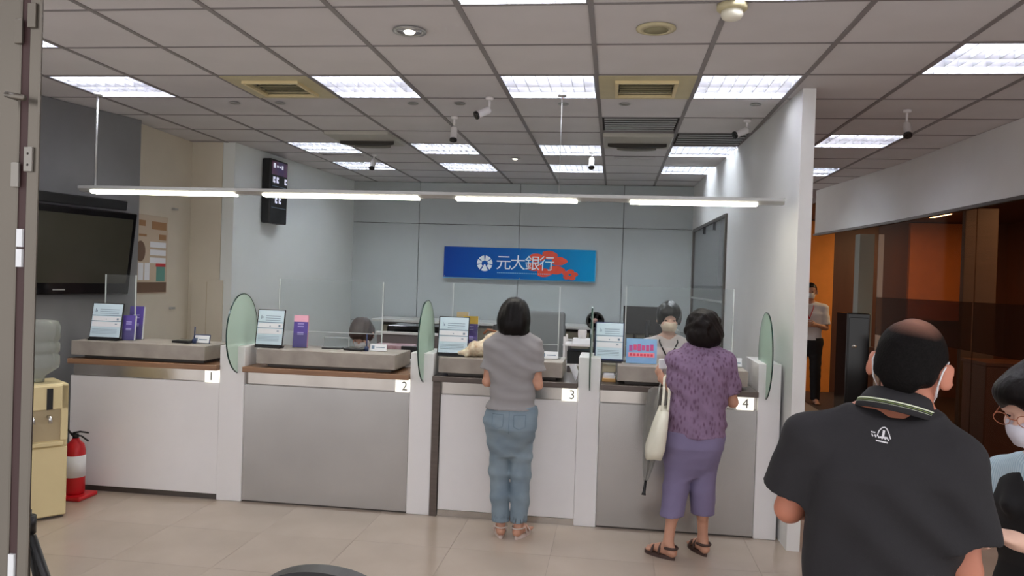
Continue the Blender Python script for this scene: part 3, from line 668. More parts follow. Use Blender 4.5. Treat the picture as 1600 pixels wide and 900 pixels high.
t = empty('shelf_rack', (-.22, 6.1, 0), 'white wire shelf rack with black boxes behind the third divider', 'shelf')
for x in (-.36, -.10):
    for y in (5.95, 6.25): obj('post', MB().box(x-.008, x+.008, y-.008, y+.008, 0, 1.20), M_cam, t)
for z in (.3, .7, .98, 1.13): obj('shelf', MB().box(-.37, -.09, 5.94, 6.26, z, z+.012), M_cam, t)
obj('box', MB().rbox(-.34, -.13, 5.98, 6.2, .992, 1.09, .004, 1), M_black, label='black storage box on the white rack', cat='box')
obj('box', MB().rbox(-.30, -.16, 5.97, 6.1, 1.142, 1.185, .004, 1), M_paper, label='flat white box on top of the rack', cat='box')
obj('box', MB().rbox(-.34, -.13, 5.98, 6.2, .712, .9, .004, 1), M_black, label='black storage box low on the white rack', cat='box')
obj('cup', MB().lathe([(.03, 1.185), (.035, 1.24), (.030, 1.25), (0, 1.245)], (-.23, 6.04, 0), 14), M_cam, label='white rounded cup on the rack top', cat='cup')
# mirror on the desk, files near teller two
obj('file_box', MB().rbox(-1.98, -1.66, 6.3, 6.55, .0, 1.04, .005, 1), mat('maroon file', (120, 60, 72), .6, c2=(190, 170, 176), nscale=9), label='maroon and white file stack beside the bowed teller', cat='files')
obj('paper_stack', MB().box(-1.52, -1.36, 5.60, 5.74, .953, .97).box(-1.51, -1.37, 5.61, 5.73, .97, .985).box(-1.50, -1.40, 5.6, 5.72, .985, 1.0), M_paper, label='stack of white papers behind the second divider', cat='papers')
# dark rate board on the side wall
t = empty('rate_board', (-3.56, 7.9, 2.13), 'narrow black queue display board high on the pale side wall', 'display board')
Mb = Matrix.Translation((-3.6, 7.84, 0)) @ Matrix.Rotation(R(-4.4), 4, 'Z')
obj('case', MB().rbox(0, .10, -.20, .16, 2.12, 2.78, .012, 2, Mb), M_black, t)
obj('header_panel', MB().box(.10, .102, -.18, .14, 2.62, 2.76, Mb), mat('blue red header', (44, 58, 150), .3, c2=(130, 50, 70), nscale=4), t)
ledw = mat('white led digits', (215, 215, 235), .5, emit=.3)
for k, (y, z, s) in enumerate([(-.15, 2.57, .05), (-.08, 2.57, .05), (.09, 2.57, .05), (-.10, 2.36, .05), (-.02, 2.36, .05)]):
    obj('led_digit', MB().box(.10, .103, y, y+.02, z-.03, z+.03, Mb).box(.10, .103, y+.022, y+.042, z-.032, z-.01, Mb).box(.10, .103, y+.022, y+.042, z+.005, z+.03, Mb), ledw, t)
obj('header_lettering', MB().box(.1025, .104, -.15, -.11, 2.69, 2.74, Mb).box(.1025, .104, -.08, -.05, 2.70, 2.72, Mb).box(.1025, .104, -.03, 0, 2.70, 2.72, Mb).box(.1025, .104, .02, .05, 2.69, 2.73, Mb), ledw, t)
for z in (2.50, 2.28): obj('divider_line', MB().box(.10, .1025, -.17, .13, z, z+.006, Mb), M_print, t)

# ============================================================ LEFT SIDE
# television, tilted forward on the grey wall
t = empty('television', (-4.0, 5.5, 1.4), 'black wall mounted television, switched off, on the grey left wall', 'television')
Mt = Matrix.Translation((-4.07, 5.46, 1.74)) @ Matrix.Rotation(R(-14.5), 4, 'Z') @ Matrix.Rotation(R(7), 4, 'Y')
obj('bezel', MB().rbox(0, .06, -.62, .50, -.34, .32, .01, 2, Mt), M_blackgloss, t)
obj('screen', MB().box(.0605, .063, -.58, .46, -.25, .27, Mt), M_screen, t)
obj('badge', MB().box(.0605, .062, -.18, -.08, -.305, -.295, Mt), M_alu, t)
obj('wall_bracket', MB().box(-.055, 0, -.2, .1, -.15, .15, Mt), M_black, t)
t2 = empty('media_box', (-4.0, 5.4, 2.08), 'long black box on top behind the television', 'media box')
obj('body', MB().rbox(-.055, .03, -.62, .42, .335, .41, .006, 1, Mt), M_black, t2)
# poster in the alcove
t = empty('poster', (-4.06, 6.5, 1.39), 'tan wall poster with brown headings and teal panel in the alcove', 'poster')
Mp = Matrix.Translation((-4.075, 6.46, 0)) @ Matrix.Rotation(R(2.2), 4, 'Z')
def pb(y0, y1, z0, z1, d=.0115): return MB().box(.0, d, y0, y1, z0, z1, Mp)
obj('sheet', MB().rbox(0, .01, -.25, .27, 1.39, 2.08, .002, 1, Mp), mat('tan paper', (196, 178, 156), .7), t)
brn = mat('brown print', (160, 120, 80), .7); dbrn = mat('dark brown print', (110, 84, 66), .7)
for a in [(-.2, -.1, 1.98, 2.03), (.0, .24, 1.96, 2.03), (-.2, -.08, 1.89, 1.91), (.12, .24, 1.87, 1.92)]: obj('heading', pb(*a), brn, t)
obj('footer_band', pb(-.24, .26, 1.40, 1.49), dbrn, t)
for z in (1.66, 1.73, 1.80): obj('text_block', pb(-.02, .24, z, z+.05), M_paper, t)
obj('badge', MB().prism([(-.17+.075*math.cos(q), 1.76+.09*math.sin(q)) for q in [2*math.pi*s/18 for s in range(18)]], 0, .0118, 'x').xf(Mp), dbrn, t)
obj('red_panel', pb(.08, .24, 1.63, 1.66), M_red, t)
obj('teal_panel', pb(.09, .23, 1.50, 1.63), mat('teal print', (96, 150, 140), .6), t)
for y in (-.2, -.1): obj('white_shape', pb(y, y+.08, 1.51, 1.66), M_paper, t)
# water dispenser
wc = empty('water_dispenser', (-3.675, 4.60, 0), 'cream floor standing water dispenser beside the grey wall', 'water dispenser', rz=R(52))
obj('body', MB().rbox(-.16, .16, -.155, .17, .012, .86, .012, 3), M_cream, wc, local=True)
obj('front_rim', MB().rbox(-.155, -.115, -.17, -.15, .50, .85, .004, 1).rbox(.115, .155, -.17, -.15, .50, .85, .004, 1).rbox(-.155, .155, -.17, -.15, .70, .85, .004, 1), M_cream, wc, local=True)
obj('recess', MB().box(-.115, .115, -.158, -.154, .50, .70), M_creamd, wc, local=True)
obj('drip_tray', MB().rbox(-.13, .13, -.185, -.15, .47, .495, .004, 1), M_cream, wc, local=True)
obj('door', MB().rbox(-.155, .155, -.172, -.15, .02, .46, .006, 1), M_cream, wc, local=True)
obj('control_strip', MB().box(.03, .065, -.174, -.17, .70, .835), M_black, wc, local=True)
for x in (-.05, .045):
    tp = obj('tap', MB().tube([(x, -.155, .655), (x, -.20, .655), (x, -.205, .62)], .012, 10), M_chrome, wc, local=True)
obj('plinth', MB().box(-.15, .15, -.14, .16, 0, .012), M_dark, wc, local=True)
bt = obj('bottle', MB().lathe([(.03, .86), (.035, .90), (.11, .955), (.115, .97), (.115, 1.03), (.105, 1.04), (.105, 1.05), (.115, 1.06), (.115, 1.11), (.105, 1.12), (.105, 1.13), (.115, 1.14), (.115, 1.22), (.10, 1.255), (.06, 1.262), (0, 1.262)], (0.02, -.02, 0), 28), M_bottle, label='clear upturned water bottle on the cream dispenser', cat='bottle', local=True)
bt.location = (-3.675, 4.60, 0); bt.rotation_euler = (0, 0, R(52))
# fire extinguisher
fx, fy = -3.685, 5.02
t = empty('fire_extinguisher', (fx, fy, 0), 'red fire extinguisher on the floor between dispenser and counter', 'fire extinguisher')
obj('cylinder', MB().lathe([(0, .03), (.06, .03), (.066, .045), (.066, .33), (.055, .375), (.028, .40), (.022, .415), (0, .415)], (fx, fy, 0), 24), M_red, t)
obj('label_sheet', MB().lathe([(.0665, .15), (.0675, .15), (.0675, .30), (.0665, .30)], (fx, fy, 0), 24), M_paper, t)
obj('valve', MB().lathe([(.02, .415), (.02, .445), (.0, .447)], (fx, fy, 0), 12), M_black, t)
obj('handle', MB().tube([(fx-.02, fy, .45), (fx+.04, fy-.01, .465), (fx+.11, fy-.02, .462)], .006, 8), M_black, t)
obj('handle', MB().tube([(fx-.02, fy, .435), (fx+.05, fy-.01, .435), (fx+.11, fy-.02, .405)], .006, 8), M_black, t)
obj('hose', MB().tube([(fx-.02, fy, .43), (fx-.08, fy-.01, .50), (fx-.10, fy-.01, .40), (fx-.085, fy-.01, .15)], .008, 8), M_black, t)
obj('base_tray', MB().rbox(fx-.10, fx+.11, fy-.10, fy+.10, 0, .03, .01, 2), M_red, t)
# steel gate post at the left edge (near)
t = empty('steel_gate', (-1.35, 1.6, 0), 'tall brushed steel folding gate post close to the viewer at the left edge', 'gate')
M_gate = mat('worn brushed steel', (120, 114, 106), .34, metal=.85, noise=.10, nscale=1.2, stretch=(1, 1, 1))
obj('leaf', MB().rbox(-1.62, -1.333, 1.60, 1.61, .0, 2.84, .003, 1), M_gate, t, label='outer steel leaf'); obj('leaf', MB().rbox(-1.313, -1.285, 1.60, 1.61, .0, 2.84, .003, 1), M_gate, t, label='narrow inner steel leaf')
obj('gap_seal', MB().box(-1.333, -1.313, 1.605, 1.609, .0, 2.84), mat('dark maroon seal', (70, 48, 48), .6), t)
for z in (2.145, 1.825):
    h = obj('hinge_plate', MB().rbox(-1.345, -1.326, 1.593, 1.60, z-.035, z+.02, .001, 1).rbox(-1.314, -1.294, 1.593, 1.60, z, z+.055, .001, 1), mat('dull hinge steel', (150, 146, 140), .4, metal=.6) if z < 2 else M_gate, t)
    if z < 2: obj('screw', MB().lathe([(0, 0), (.003, 0), (0, .002)], (-1.304, 1.593, z+.04), 8, Matrix.Rotation(R(90), 3, 'X')).lathe([(0, 0), (.003, 0), (0, .002)], (-1.304, 1.593, z+.015), 8, Matrix.Rotation(R(90), 3, 'X')), M_dark, h)
for za, zb in ((1.612, 1.652), (1.657, 1.697), (.88, .965)): obj('white_strip', MB().box(-1.331, -1.317, 1.598, 1.606, za, zb), M_paper, t)  # short white strips set in the gap between the leaves
obj('latch', MB().tube([(-1.345, 1.575, 1.992), (-1.30, 1.575, 1.984)], .007, 10).tube([(-1.34, 1.60, 1.99), (-1.34, 1.572, 1.99)], .006, 8), M_gate, t)
# tripod behind the gate post
t = empty('tripod_stand', (-1.945, 2.42, 0), 'black tripod stand half hidden behind the steel gate post', 'tripod')
hub = Vector((-1.945, 2.42, .735))
obj('pole', MB().tube([hub-Vector((0, 0, .25)), hub+Vector((0, 0, .05))], .012, 10), M_black, t)
obj('hub', MB().lathe([(.0, -.03), (.026, -.03), (.026, .03), (0, .03)], hub, 12), M_black, t)
for a in (-8, 112, 232):
    e = Vector((-1.945+.36*math.cos(R(a)), 2.42+.36*math.sin(R(a)), 0.012)); p1 = hub.lerp(e, .05)
    lg = obj('leg', MB().tube([p1, hub.lerp(e, .55), hub.lerp(e, 1)], [.014, .012, .009], 10), M_black, t)
    obj('brace', MB().tube([hub-Vector((0, 0, .24)), hub.lerp(e, .42)], .005, 8), M_black, t)
# chair top at the bottom edge
t = empty('office_chair', (-.72, 1.95, 0), 'black rounded chair back just showing at the bottom edge', 'chair')
def chback():
    n = 20; v = []
    prof = []
    for q in range(n+1):
        x = -.22+.44*q/n; zt = .826-.09*abs(x/.22)**2.6-.015*max(0, x)/.22
        prof.append((x, zt))
    poly = [(-.19, .42)] + prof + [(.19, .42)]
    return MB().prism(poly, -.03, .03, 'y')
obj('backrest', chback().xf(Matrix.Translation((-.745, 2.02, 0))), mat('black leatherette', (34, 32, 36), .4), t)
obj('seat', MB().rbox(-.97, -.52, 1.55, 2.0, .42, .49, .03, 3), M_black, t)
obj('gas_post', MB().tube([(-.745, 1.78, .06), (-.745, 1.78, .44)], .025, 10), M_chrome, t)
obj('back_bar', MB().tube([(-.745, 1.85, .43), (-.745, 2.06, .43), (-.745, 2.06, .6)], .015, 8), M_black, t)
for k in range(5):
    a = R(72*k); obj('leg', MB().tube([(-.745, 1.78, .09), (-.745+.28*math.cos(a), 1.78+.28*math.sin(a), .025)], [.022, .014], 8), M_black, t)

# ============================================================ PEOPLE (implicit surfaces, meshed by surface nets)
class SDF:
    def __init__(s, h): s.h = h; s.ops = []
    def add(s, f, lo, hi, k=.01, mode='add'): s.ops.append((f, np.array(lo, float), np.array(hi, float), k, mode)); return s
    def rc(s, a, b, ra, rb, k=.01, mode='add', sc_=None):
        a, b = np.array(a, float), np.array(b, float); d = b-a; L = max(d@d, 1e-9)
        def f(X, Y, Z):
            px, py, pz = X-a[0], Y-a[1], Z-a[2]
            t = np.clip((px*d[0]+py*d[1]+pz*d[2])/L, 0, 1)
            return np.sqrt((px-t*d[0])**2+(py-t*d[1])**2+(pz-t*d[2])**2)-(ra+(rb-ra)*t)
        r = max(ra, rb)
        return s.add(f, np.minimum(a, b)-r, np.maximum(a, b)+r, k, mode)
    def ell(s, c, r, M=None, k=.01, mode='add'):
        c, r = np.array(c, float), np.array(r, float); Mi = np.array(M.to_3x3().transposed()) if M is not None else np.eye(3)
        def f(X, Y, Z):
            px, py, pz = X-c[0], Y-c[1], Z-c[2]
            q = [Mi[i, 0]*px+Mi[i, 1]*py+Mi[i, 2]*pz for i in range(3)]
            k0 = np.sqrt(sum((q[i]/r[i])**2 for i in range(3))); k1 = np.sqrt(sum((q[i]/r[i]**2)**2 for i in range(3)))+1e-9
            return k0*(k0-1)/k1
        m = np.full(3, r.max())
        return s.add(f, c-m, c+m, k, mode)
    def loft(s, rings, off=0, k=.02, p=2.4, mode='add'):
        rg = np.array(rings, float); z = rg[:, 0]
        def f(X, Y, Z):
            zc = np.clip(Z, z[0], z[-1]); cx, cyy, rx, ry = [np.interp(zc, z, rg[:, i]) for i in (1, 2, 3, 4)]
            rx = rx+off; ry = ry+off
            d = ((np.abs((X-cx)/rx)**p+np.abs((Y-cyy)/ry)**p)**(1/p)-1)*np.minimum(rx, ry)
            return np.where(np.abs(Z-zc) > 1e-9, np.maximum(d, np.abs(Z-zc)), d)
        m = rg[:, 3:5].max()+off
        lo = [rg[:, 1].min()-m, rg[:, 2].min()-m, z[0]]; hi = [rg[:, 1].max()+m, rg[:, 2].max()+m, z[-1]]
        return s.add(f, lo, hi, k, mode)
    def mesh(s, disp=None):
        h = s.h; adds = [o for o in s.ops if o[4] == 'add']
        lo = np.min([o[1] for o in adds], 0)-4*h; hi = np.max([o[2] for o in adds], 0)+4*h
        n = np.ceil((hi-lo)/h).astype(int)+1; F = np.full(n, .5, np.float32)
        ax = [lo[i]+h*np.arange(n[i]) for i in range(3)]
        for f, a, b, k, mode in s.ops:
            m = k+3*h
            i0 = np.clip(np.floor((a-m-lo)/h).astype(int), 0, n-1); i1 = np.clip(np.ceil((b+m-lo)/h).astype(int)+1, 1, n)
            if (i1 <= i0).any(): continue
            X, Y, Z = np.meshgrid(*[ax[i][i0[i]:i1[i]] for i in range(3)], indexing='ij', sparse=True)
            d = f(X, Y, Z); S = np.s_[i0[0]:i1[0], i0[1]:i1[1], i0[2]:i1[2]]; A = F[S]
            if mode == 'add': hh = np.clip(k-np.abs(A-d), 0, None)/k; F[S] = np.minimum(A, d)-hh*hh*k*.25
            elif mode == 'sub': hh = np.clip(k-np.abs(A+d), 0, None)/k; F[S] = np.maximum(A, -d)+hh*hh*k*.25
            elif mode == 'and': F[S] = np.maximum(A, d)
        if disp is not None:
            X, Y, Z = np.meshgrid(*ax, indexing='ij', sparse=True); F = F+disp(X, Y, Z)
        return nets(F, lo, h)
def halfspace(n, d):
    return lambda X, Y, Z: n[0]*X+n[1]*Y+n[2]*Z-d
BIG = ((-3, -3, -3), (3, 3, 3))
def nets(F, lo, h):
    s = F < 0; nx, ny, nz = F.shape; c = np.zeros((nx-1, ny-1, nz-1), np.int8)
    for i in (0, 1):
        for j in (0, 1):
            for k in (0, 1): c += s[i:nx-1+i, j:ny-1+j, k:nz-1+k]
    mask = (c > 0) & (c < 8); I = np.argwhere(mask); idx = np.full(mask.shape, -1, np.int64); idx[mask] = np.arange(len(I))
    P = np.zeros((len(I), 3)); N = np.zeros(len(I)); corners = [(i, j, k) for i in (0, 1) for j in (0, 1) for k in (0, 1)]
    V = {q: F[I[:, 0]+q[0], I[:, 1]+q[1], I[:, 2]+q[2]] for q in corners}
    for a in corners:
        for ax in range(3):
            if a[ax]: continue
            b = list(a); b[ax] = 1; b = tuple(b); va, vb = V[a], V[b]; m = (va < 0) != (vb < 0)
            t = va[m]/(va[m]-vb[m]); q = np.array(a, float)[None].repeat(m.sum(), 0); q[:, ax] += t; P[m] += q; N[m] += 1
    P = lo+h*(I+P/N[:, None]); fs = []
    for ax in range(3):
        b, c2 = [(1, 2), (2, 0), (0, 1)][ax]
        s0 = [slice(None)]*3; s1 = [slice(None)]*3; s0[ax] = slice(0, -1); s1[ax] = slice(1, None)
        A, B = s[tuple(s0)], s[tuple(s1)]; E = np.argwhere(A != B)
        E = E[(E[:, b] > 0) & (E[:, c2] > 0) & (E[:, b] < F.shape[b]-1) & (E[:, c2] < F.shape[c2]-1)]
        inside = A[E[:, 0], E[:, 1], E[:, 2]]
        def g(db, dc):
            e = E.copy(); e[:, b] -= db; e[:, c2] -= dc; return idx[e[:, 0], e[:, 1], e[:, 2]]
        q = np.stack([g(1, 1), g(0, 1), g(0, 0), g(1, 0)], 1); q[~inside] = q[~inside][:, ::-1]; fs.append(q)
    return P, np.concatenate(fs)
def sobj(name, PF, m, parent, label=None):
    P, Q = PF; me = bpy.data.meshes.new(name)
    me.vertices.add(len(P)); me.vertices.foreach_set('co', P.astype(np.float32).ravel())
    me.loops.add(Q.size); me.loops.foreach_set('vertex_index', Q.astype(np.int32).ravel())
    me.polygons.add(len(Q)); me.polygons.foreach_set('loop_start', np.arange(0, Q.size, 4, dtype=np.int32)); 
    me.polygons.foreach_set('use_smooth', [True]*len(Q)); me.update(calc_edges=True); me.validate()
    me.materials.append(m); o = bpy.data.objects.new(name, me); col.objects.link(o); o.parent = parent
    if label: o['label'] = label
    return o
def V3(*a): return np.array(a, float)
def folds(amp, fx, fy, fz, seed=0, sharp=1.0):
    r = np.random.RandomState(seed); ph = r.rand(6)*6.28
    def f(X, Y, Z):
        u = fx*X+fy*Y+fz*Z+1.3*np.sin(7*Z+5*X+ph[0])+.9*np.sin(11*X-9*Z+6*Y+ph[1])
        return amp*(np.sin(u+ph[2])+.5*np.sin(1.9*u+4*Z+ph[3]))
    return f
def head(S, c, M, s=1.0, ears=True):
    """c = centre (eye height), M = rotation; face looks along +y of the head frame"""
    def w_(x, y, z): return np.array(c)+np.array(M.to_3x3() @ Vector((x*s, y*s, z*s)))
    def e(p, r, k=.012, mode='add', R_=None): S.ell(w_(*p), np.array(r)*s, M if R_ is None else M @ R_, k*s, mode)
    e((0, -.012, .028), (.074, .094, .086)); e((0, .018, -.035), (.060, .070, .080), .025); e((0, .052, -.088), (.030, .028, .022), .025)
    e((0, .045, .035), (.060, .045, .045), .03)
    for sx in (-1, 1):
        e((.036*sx, .062, -.028), (.026, .024, .022), .02); e((.032*sx, .094, .004), (.017, .013, .009), .010, 'sub')
        e((.032*sx, .078, .003), (.0125, .0125, .0125), .003); e((.031*sx, .086, .020), (.021, .009, .006), .010)
        if ears:
            e((.087*sx, -.010, -.006), (.011, .023, .034), .006, 'add', Matrix.Rotation(R(-42*sx), 4, 'Z')); e((.098*sx, .004, -.004), (.006, .010, .018), .004, 'sub')
    S.rc(w_(0, .088, .006), w_(0, .112, -.028), .008*s, .012*s, .012*s); e((0, .104, -.032), (.018, .012, .009), .006)
    e((0, .088, -.057), (.024, .010, .006), .006); e((0, .087, -.066), (.020, .010, .006), .004); e((0, .100, -.061), (.024, .008, .0018), .003, 'sub')
    return w_
def hand(S, wpos, d, n, side, curl=25, s=1.0):
    """wpos wrist, d pointing direction, n palm normal (towards palm), side=+1/-1 thumb side direction sign"""
    d = Vector(d).normalized(); n = Vector(n); n = (n-d*n.dot(d)).normalized(); x = d.cross(n)*side; wv = Vector(wpos)
    B = Matrix((x, d, n)).transposed()
    S.ell(wv+d*.048*s, (.038*s, .052*s, .014*s), B.to_4x4(), .01); S.rc(wv-d*.01, wv+d*.02*s, .022*s, .024*s, .015)
    for i, L in enumerate((.070, .078, .073, .058)):
        root = wv+d*.088*s+x*(.0285-.019*i)*s; p = root; a = R(curl)*.6; rr = .0082
        for q, fr in enumerate((.45, .32, .23)):
            dv = d*math.cos(a)+n*math.sin(a)+x*(.09-.06*i); dv.normalize(); p2 = p+dv*L*fr*s; S.rc(p, p2, rr*s, (rr-.0007)*s, .003 if q else .006); p = p2; a += R(curl); rr -= .0007
    p = wv+d*.022*s+x*.028*s; p2 = p+(d*.6+x*.7+n*.25).normalized()*.038*s; p3 = p2+(d*.9+x*.25+n*.3).normalized()*.032*s
    S.rc(p, p2, .0125*s, .010*s, .008); S.rc(p2, p3, .010*s, .0082*s, .004)
def foot(S, ank, tdir, L=.235, s=1.0, k=.015):
    t = Vector((tdir[0], tdir[1], 0)).normalized(); a = Vector(ank); g = Vector((a.x, a.y, 0)); sd = Vector((t.y, -t.x, 0))
    S.rc(a, g-t*.025*s+Vector((0, 0, .034*s)), .034*s, .032*s, k); S.rc(g-t*.035*s+Vector((0, 0, .030*s)), g+t*.06*s+Vector((0, 0, .034*s)), .029*s, .030*s, k)
    S.rc(g+t*.03*s+Vector((0, 0, .05*s)), g+t*.12*s+Vector((0, 0, .026*s)), .03*s, .024*s, .02)
    for i in range(5):
        o = sd*(.030-.0145*i)*s*(1); b = g+t*(.125+.0*i)*s+o+Vector((0, 0, .016*s)); S.rc(b, b+t*(.048-.006*i)*s, .0105*s if i else .012*s, .009*s, .006)
def skin(name, c): return mat(name, c, .5, noise=.06, nscale=14, bump=.05, bscale=120)
M_hair = mat('black hair', (15, 11, 11), .42, noise=.35, nscale=30, bump=.9, bscale=90, stretch=(1, 1, .12), spec=.18)
M_hairc = mat('dark wavy hair', (18, 11, 11), .55, noise=.4, nscale=40, bump=1, bscale=60, spec=.2)
M_mask = mat('white surgical mask', (226, 226, 228), .7, bump=.3, bscale=40, stretch=(.2, .2, 6))
def person(name, loc, rz, label, group=None): return empty(name, loc, label, 'person', group, rz=rz)
def body(c, h=.006):
    """c: dict of joints (local frame)"""
    S = SDF(h); sh, el, wr, hp, kn, an = [c[k] for k in ('sh', 'el', 'wr', 'hp', 'kn', 'an')]; g = c.get('g', 1)
    S.loft(c['rings'], -.006, .02)
    for i in (0, 1):
        sx = -1 if i == 0 else 1
        S.rc((sx*.05+c['nk'][0], c['nk'][1], c['nk'][2]-.02), sh[i], .045*g, .050*g, .03)
        S.rc(sh[i], el[i], .047*g, .036*g, .025); S.rc(el[i], wr[i], .037*g, .025*g, .012)
        S.ell(np.array(el[i])*.7+np.array(wr[i])*.3, (.037*g,)*3, None, .02)
        hd_ = c['hd'][i]; hand(S, wr[i], hd_[0], hd_[1], hd_[2], c.get('curl', 28), c.get('hs', .95))
        S.rc(hp[i], kn[i], .078*g, .052*g, .03); S.rc(kn[i], an[i], .050*g, .033*g, .02)
        S.ell(np.array(kn[i])*.68+np.array(an[i])*.32+np.array((0, -.018, 0)), (.050*g, .052*g, .10), None, .02)
        foot(S, an[i], c['toe'][i], s=c.get('fs', .95))
    S.rc((c['nk'][0], c['nk'][1], c['nk'][2]-.04), np.array(c['hc'])+np.array((0, -.015, -.06)), .056*g, .050*g, .02)
    M = c['HM']; wv = head(S, c['hc'], M, c.get('hsz', 1))
    return S, wv
def sleeve(S, A, B, ra, rb, k, hollow=None):
    """tapered sleeve from A to B, cut flat at B and hollowed at the cuff"""
    A, B = np.array(A, float), np.array(B, float); d = B-A; L = np.linalg.norm(d); u = d/L
    hr = rb-(hollow or .013)
    def f(X, Y, Z):
        px, py, pz = X-A[0], Y-A[1], Z-A[2]; t = (px*u[0]+py*u[1]+pz*u[2]); tc = np.clip(t/L, 0, 1)
        r = np.sqrt((px-tc*d[0])**2+(py-tc*d[1])**2+(pz-tc*d[2])**2)
        D = np.maximum(r-(ra+(rb-ra)*tc), t-L)
        rad = np.sqrt(np.maximum(px*px+py*py+pz*pz-t*t, 0))
        return np.maximum(D, -np.maximum(rad-hr, (L-.022)-t))
    m = max(ra, rb); return S.add(f, np.minimum(A, B)-m, np.maximum(A, B)+m, k)
def shirt(c, off, frac, zhem, rings=None, h=.007, amp=.003, seed=1, neck=.066, fx=(0, 0, 45), nz=None, hemhollow=True):
    S = SDF(h); rg = rings or c['rings']; S.loft(rg, off, .02); g = c.get('g', 1)
    for i in (0, 1):
        sx = -1 if i == 0 else 1; sh, el = np.array(c['sh'][i]), np.array(c['el'][i]); e = sh+(el-sh)*frac
        S.rc((sx*.05+c['nk'][0], c['nk'][1], c['nk'][2]-.03), sh, .045*g+off*.6, .052*g+off, .04)
        sleeve(S, sh, e, .050*g+off, .046*g+off*1.6, .025)
    S.add(halfspace((0, 0, -1), -zhem), *BIG, .01, 'and')
    nk = c['nk']; S.ell((nk[0], nk[1]+.02, nk[2]+(.035 if nz is None else nz)), (neck+.01, neck+.012, .045), None, .006, 'sub')
    return S.mesh(folds(amp, *fx, seed) if amp else None)
def trousers(c, off, zhem, ztop, h=.007, amp=.003, seed=2, rk=(.082, .064, .052), seat=None):
    S = SDF(h); hp, kn, an = c['hp'], c['kn'], c['an']; rg = [r for r in c['rings'] if r[0] <= ztop+.12]; z, a_, b_, rx, ry = rg[0]
    rg = [(z-.09, a_, b_, rx*.45, ry*.5), (z-.03, a_, b_, rx*.85, ry*.85), (z+.02, a_, b_, rx*1.04, ry*1.0)] + rg[1:]
    S.loft(rg, off, .03)
    for i in (0, 1):
        hh, kk, aa = [np.array(q[i]) for q in (hp, kn, an)]
        S.rc(hh, kk, rk[0], rk[1], .012 if i else .06); S.rc(kk, aa, rk[1], rk[2], .012)
        S.ell(hh+np.array((0, -.045, -.0)), (.085, .07, .09), None, .03)
    S.add(halfspace((0, 0, 1), ztop), *BIG, .01, 'and'); S.add(halfspace((0, 0, -1), -zhem), *BIG, .01, 'and')
    for i in (0, 1):
        a = np.array(an[i]); k_ = np.array(kn[i]); t = (zhem-k_[2])/(a[2]-k_[2]); e = k_+(a-k_)*t; d = (a-k_)/np.linalg.norm(a-k_)
        S.rc(e-d*.03, e+d*.05, rk[2]-.008, rk[2]-.006, .003, 'sub')
    return S.mesh(folds(amp, 6, 4, 38, seed) if amp else None)
def mask_mesh(hc, M, s=1.0, h=.004):
    S = SDF(h); 
    def w_(x, y, z): return np.array(hc)+np.array(M.to_3x3() @ Vector((x*s, y*s, z*s)))
    S.ell(w_(0, .022, -.040), np.array((.067, .082, .082))*s, M, .01); S.ell(w_(0, .085, -.035), np.array((.028, .036, .034))*s, M, .04); S.ell(w_(0, .055, -.088), np.array((.036, .036, .028))*s, M, .03)
    R3 = np.array(M.to_3x3())
    for nl, dl in (((0, 0, 1), -.012), ((0, -1, 0), -.030), ((0, .25, -1), .108)):
        n = R3 @ np.array(nl, float); d0 = n @ np.array(hc)+dl*s; S.add(halfspace(n, d0), *BIG, .01, 'and')
    return S.mesh()
def strap(hc, M, sx, s=1.0):
    pts = [(.060*sx, .035, -.018), (.074*sx, .012, .0), (.083*sx, -.008, .032), (.081*sx, -.036, .0), (.074*sx, -.022, -.040), (.070*sx, .010, -.055), (.056*sx, .036, -.072)]
    return MB().tube([np.array(hc)+np.array(M.to_3x3() @ Vector(p))*s for p in pts], .0022, 6)
def eyes(t, hc, M, s=1.0):
    for sx in (-1, 1):
        p = np.array(hc)+np.array(M.to_3x3() @ Vector((.032*sx, .0855, .003)))*s
        obj('eye', MB().lathe([(0, -.004*s), (.008*s, -.002*s), (.008*s, .002*s), (0, .0045*s)], p, 12, (M @ Matrix.Rotation(R(-90), 4, 'X')).to_3x3()), M_blackgloss, t, local=True)
def hair_short(hc, M, s=1.0, h=.005, thick=.012, nape=-.05, front=.06, amp=.0015):
    S = SDF(h)
    def w_(x, y, z): return np.array(hc)+np.array(M.to_3x3() @ Vector((x*s, y*s, z*s)))
    S.ell(w_(0, -.012, .030), np.array((.074+thick, .094+thick, .086+thick))*s, M, .01); S.ell(w_(0, -.05, -.02), np.array((.064+thick*.6, .052+thick*.6, .06))*s, M, .02)
    R3 = np.array(M.to_3x3())
    def facecut(X, Y, Z):
        px, py, pz = X-hc[0], Y-hc[1], Z-hc[2]; q = [(R3[0, i]*px+R3[1, i]*py+R3[2, i]*pz)/s for i in range(3)]
        return np.maximum(np.maximum(-(q[1]-(.020+.0*q[2])), q[2]-front), -1)
    S.add(facecut, *BIG, .008, 'sub')
    n = R3 @ np.array((0, .35, -1.)); S.add(halfspace(n, n @ np.array(hc)-nape*s), *BIG, .01, 'and')
    for sx in (-1, 1): S.ell(w_(.066*sx, -.045, -.075), (.032*s, .06*s, .035*s), M, .012, 'sub')
    for sx in (-1, 1): S.ell(w_(.090*sx, .002, -.018), np.array((.034, .034, .048))*s, M, .006, 'sub')
    return S.mesh(folds(amp, 60, 70, 30, 5) if amp else None)
def Hrot(yaw=0, pitch=0, roll=0):  # yaw + = left turn, pitch + = look up, roll + = tilt to the right
    return Matrix.Rotation(R(yaw), 4, 'Z') @ Matrix.Rotation(R(pitch), 4, 'X') @ Matrix.Rotation(R(roll), 4, 'Y')

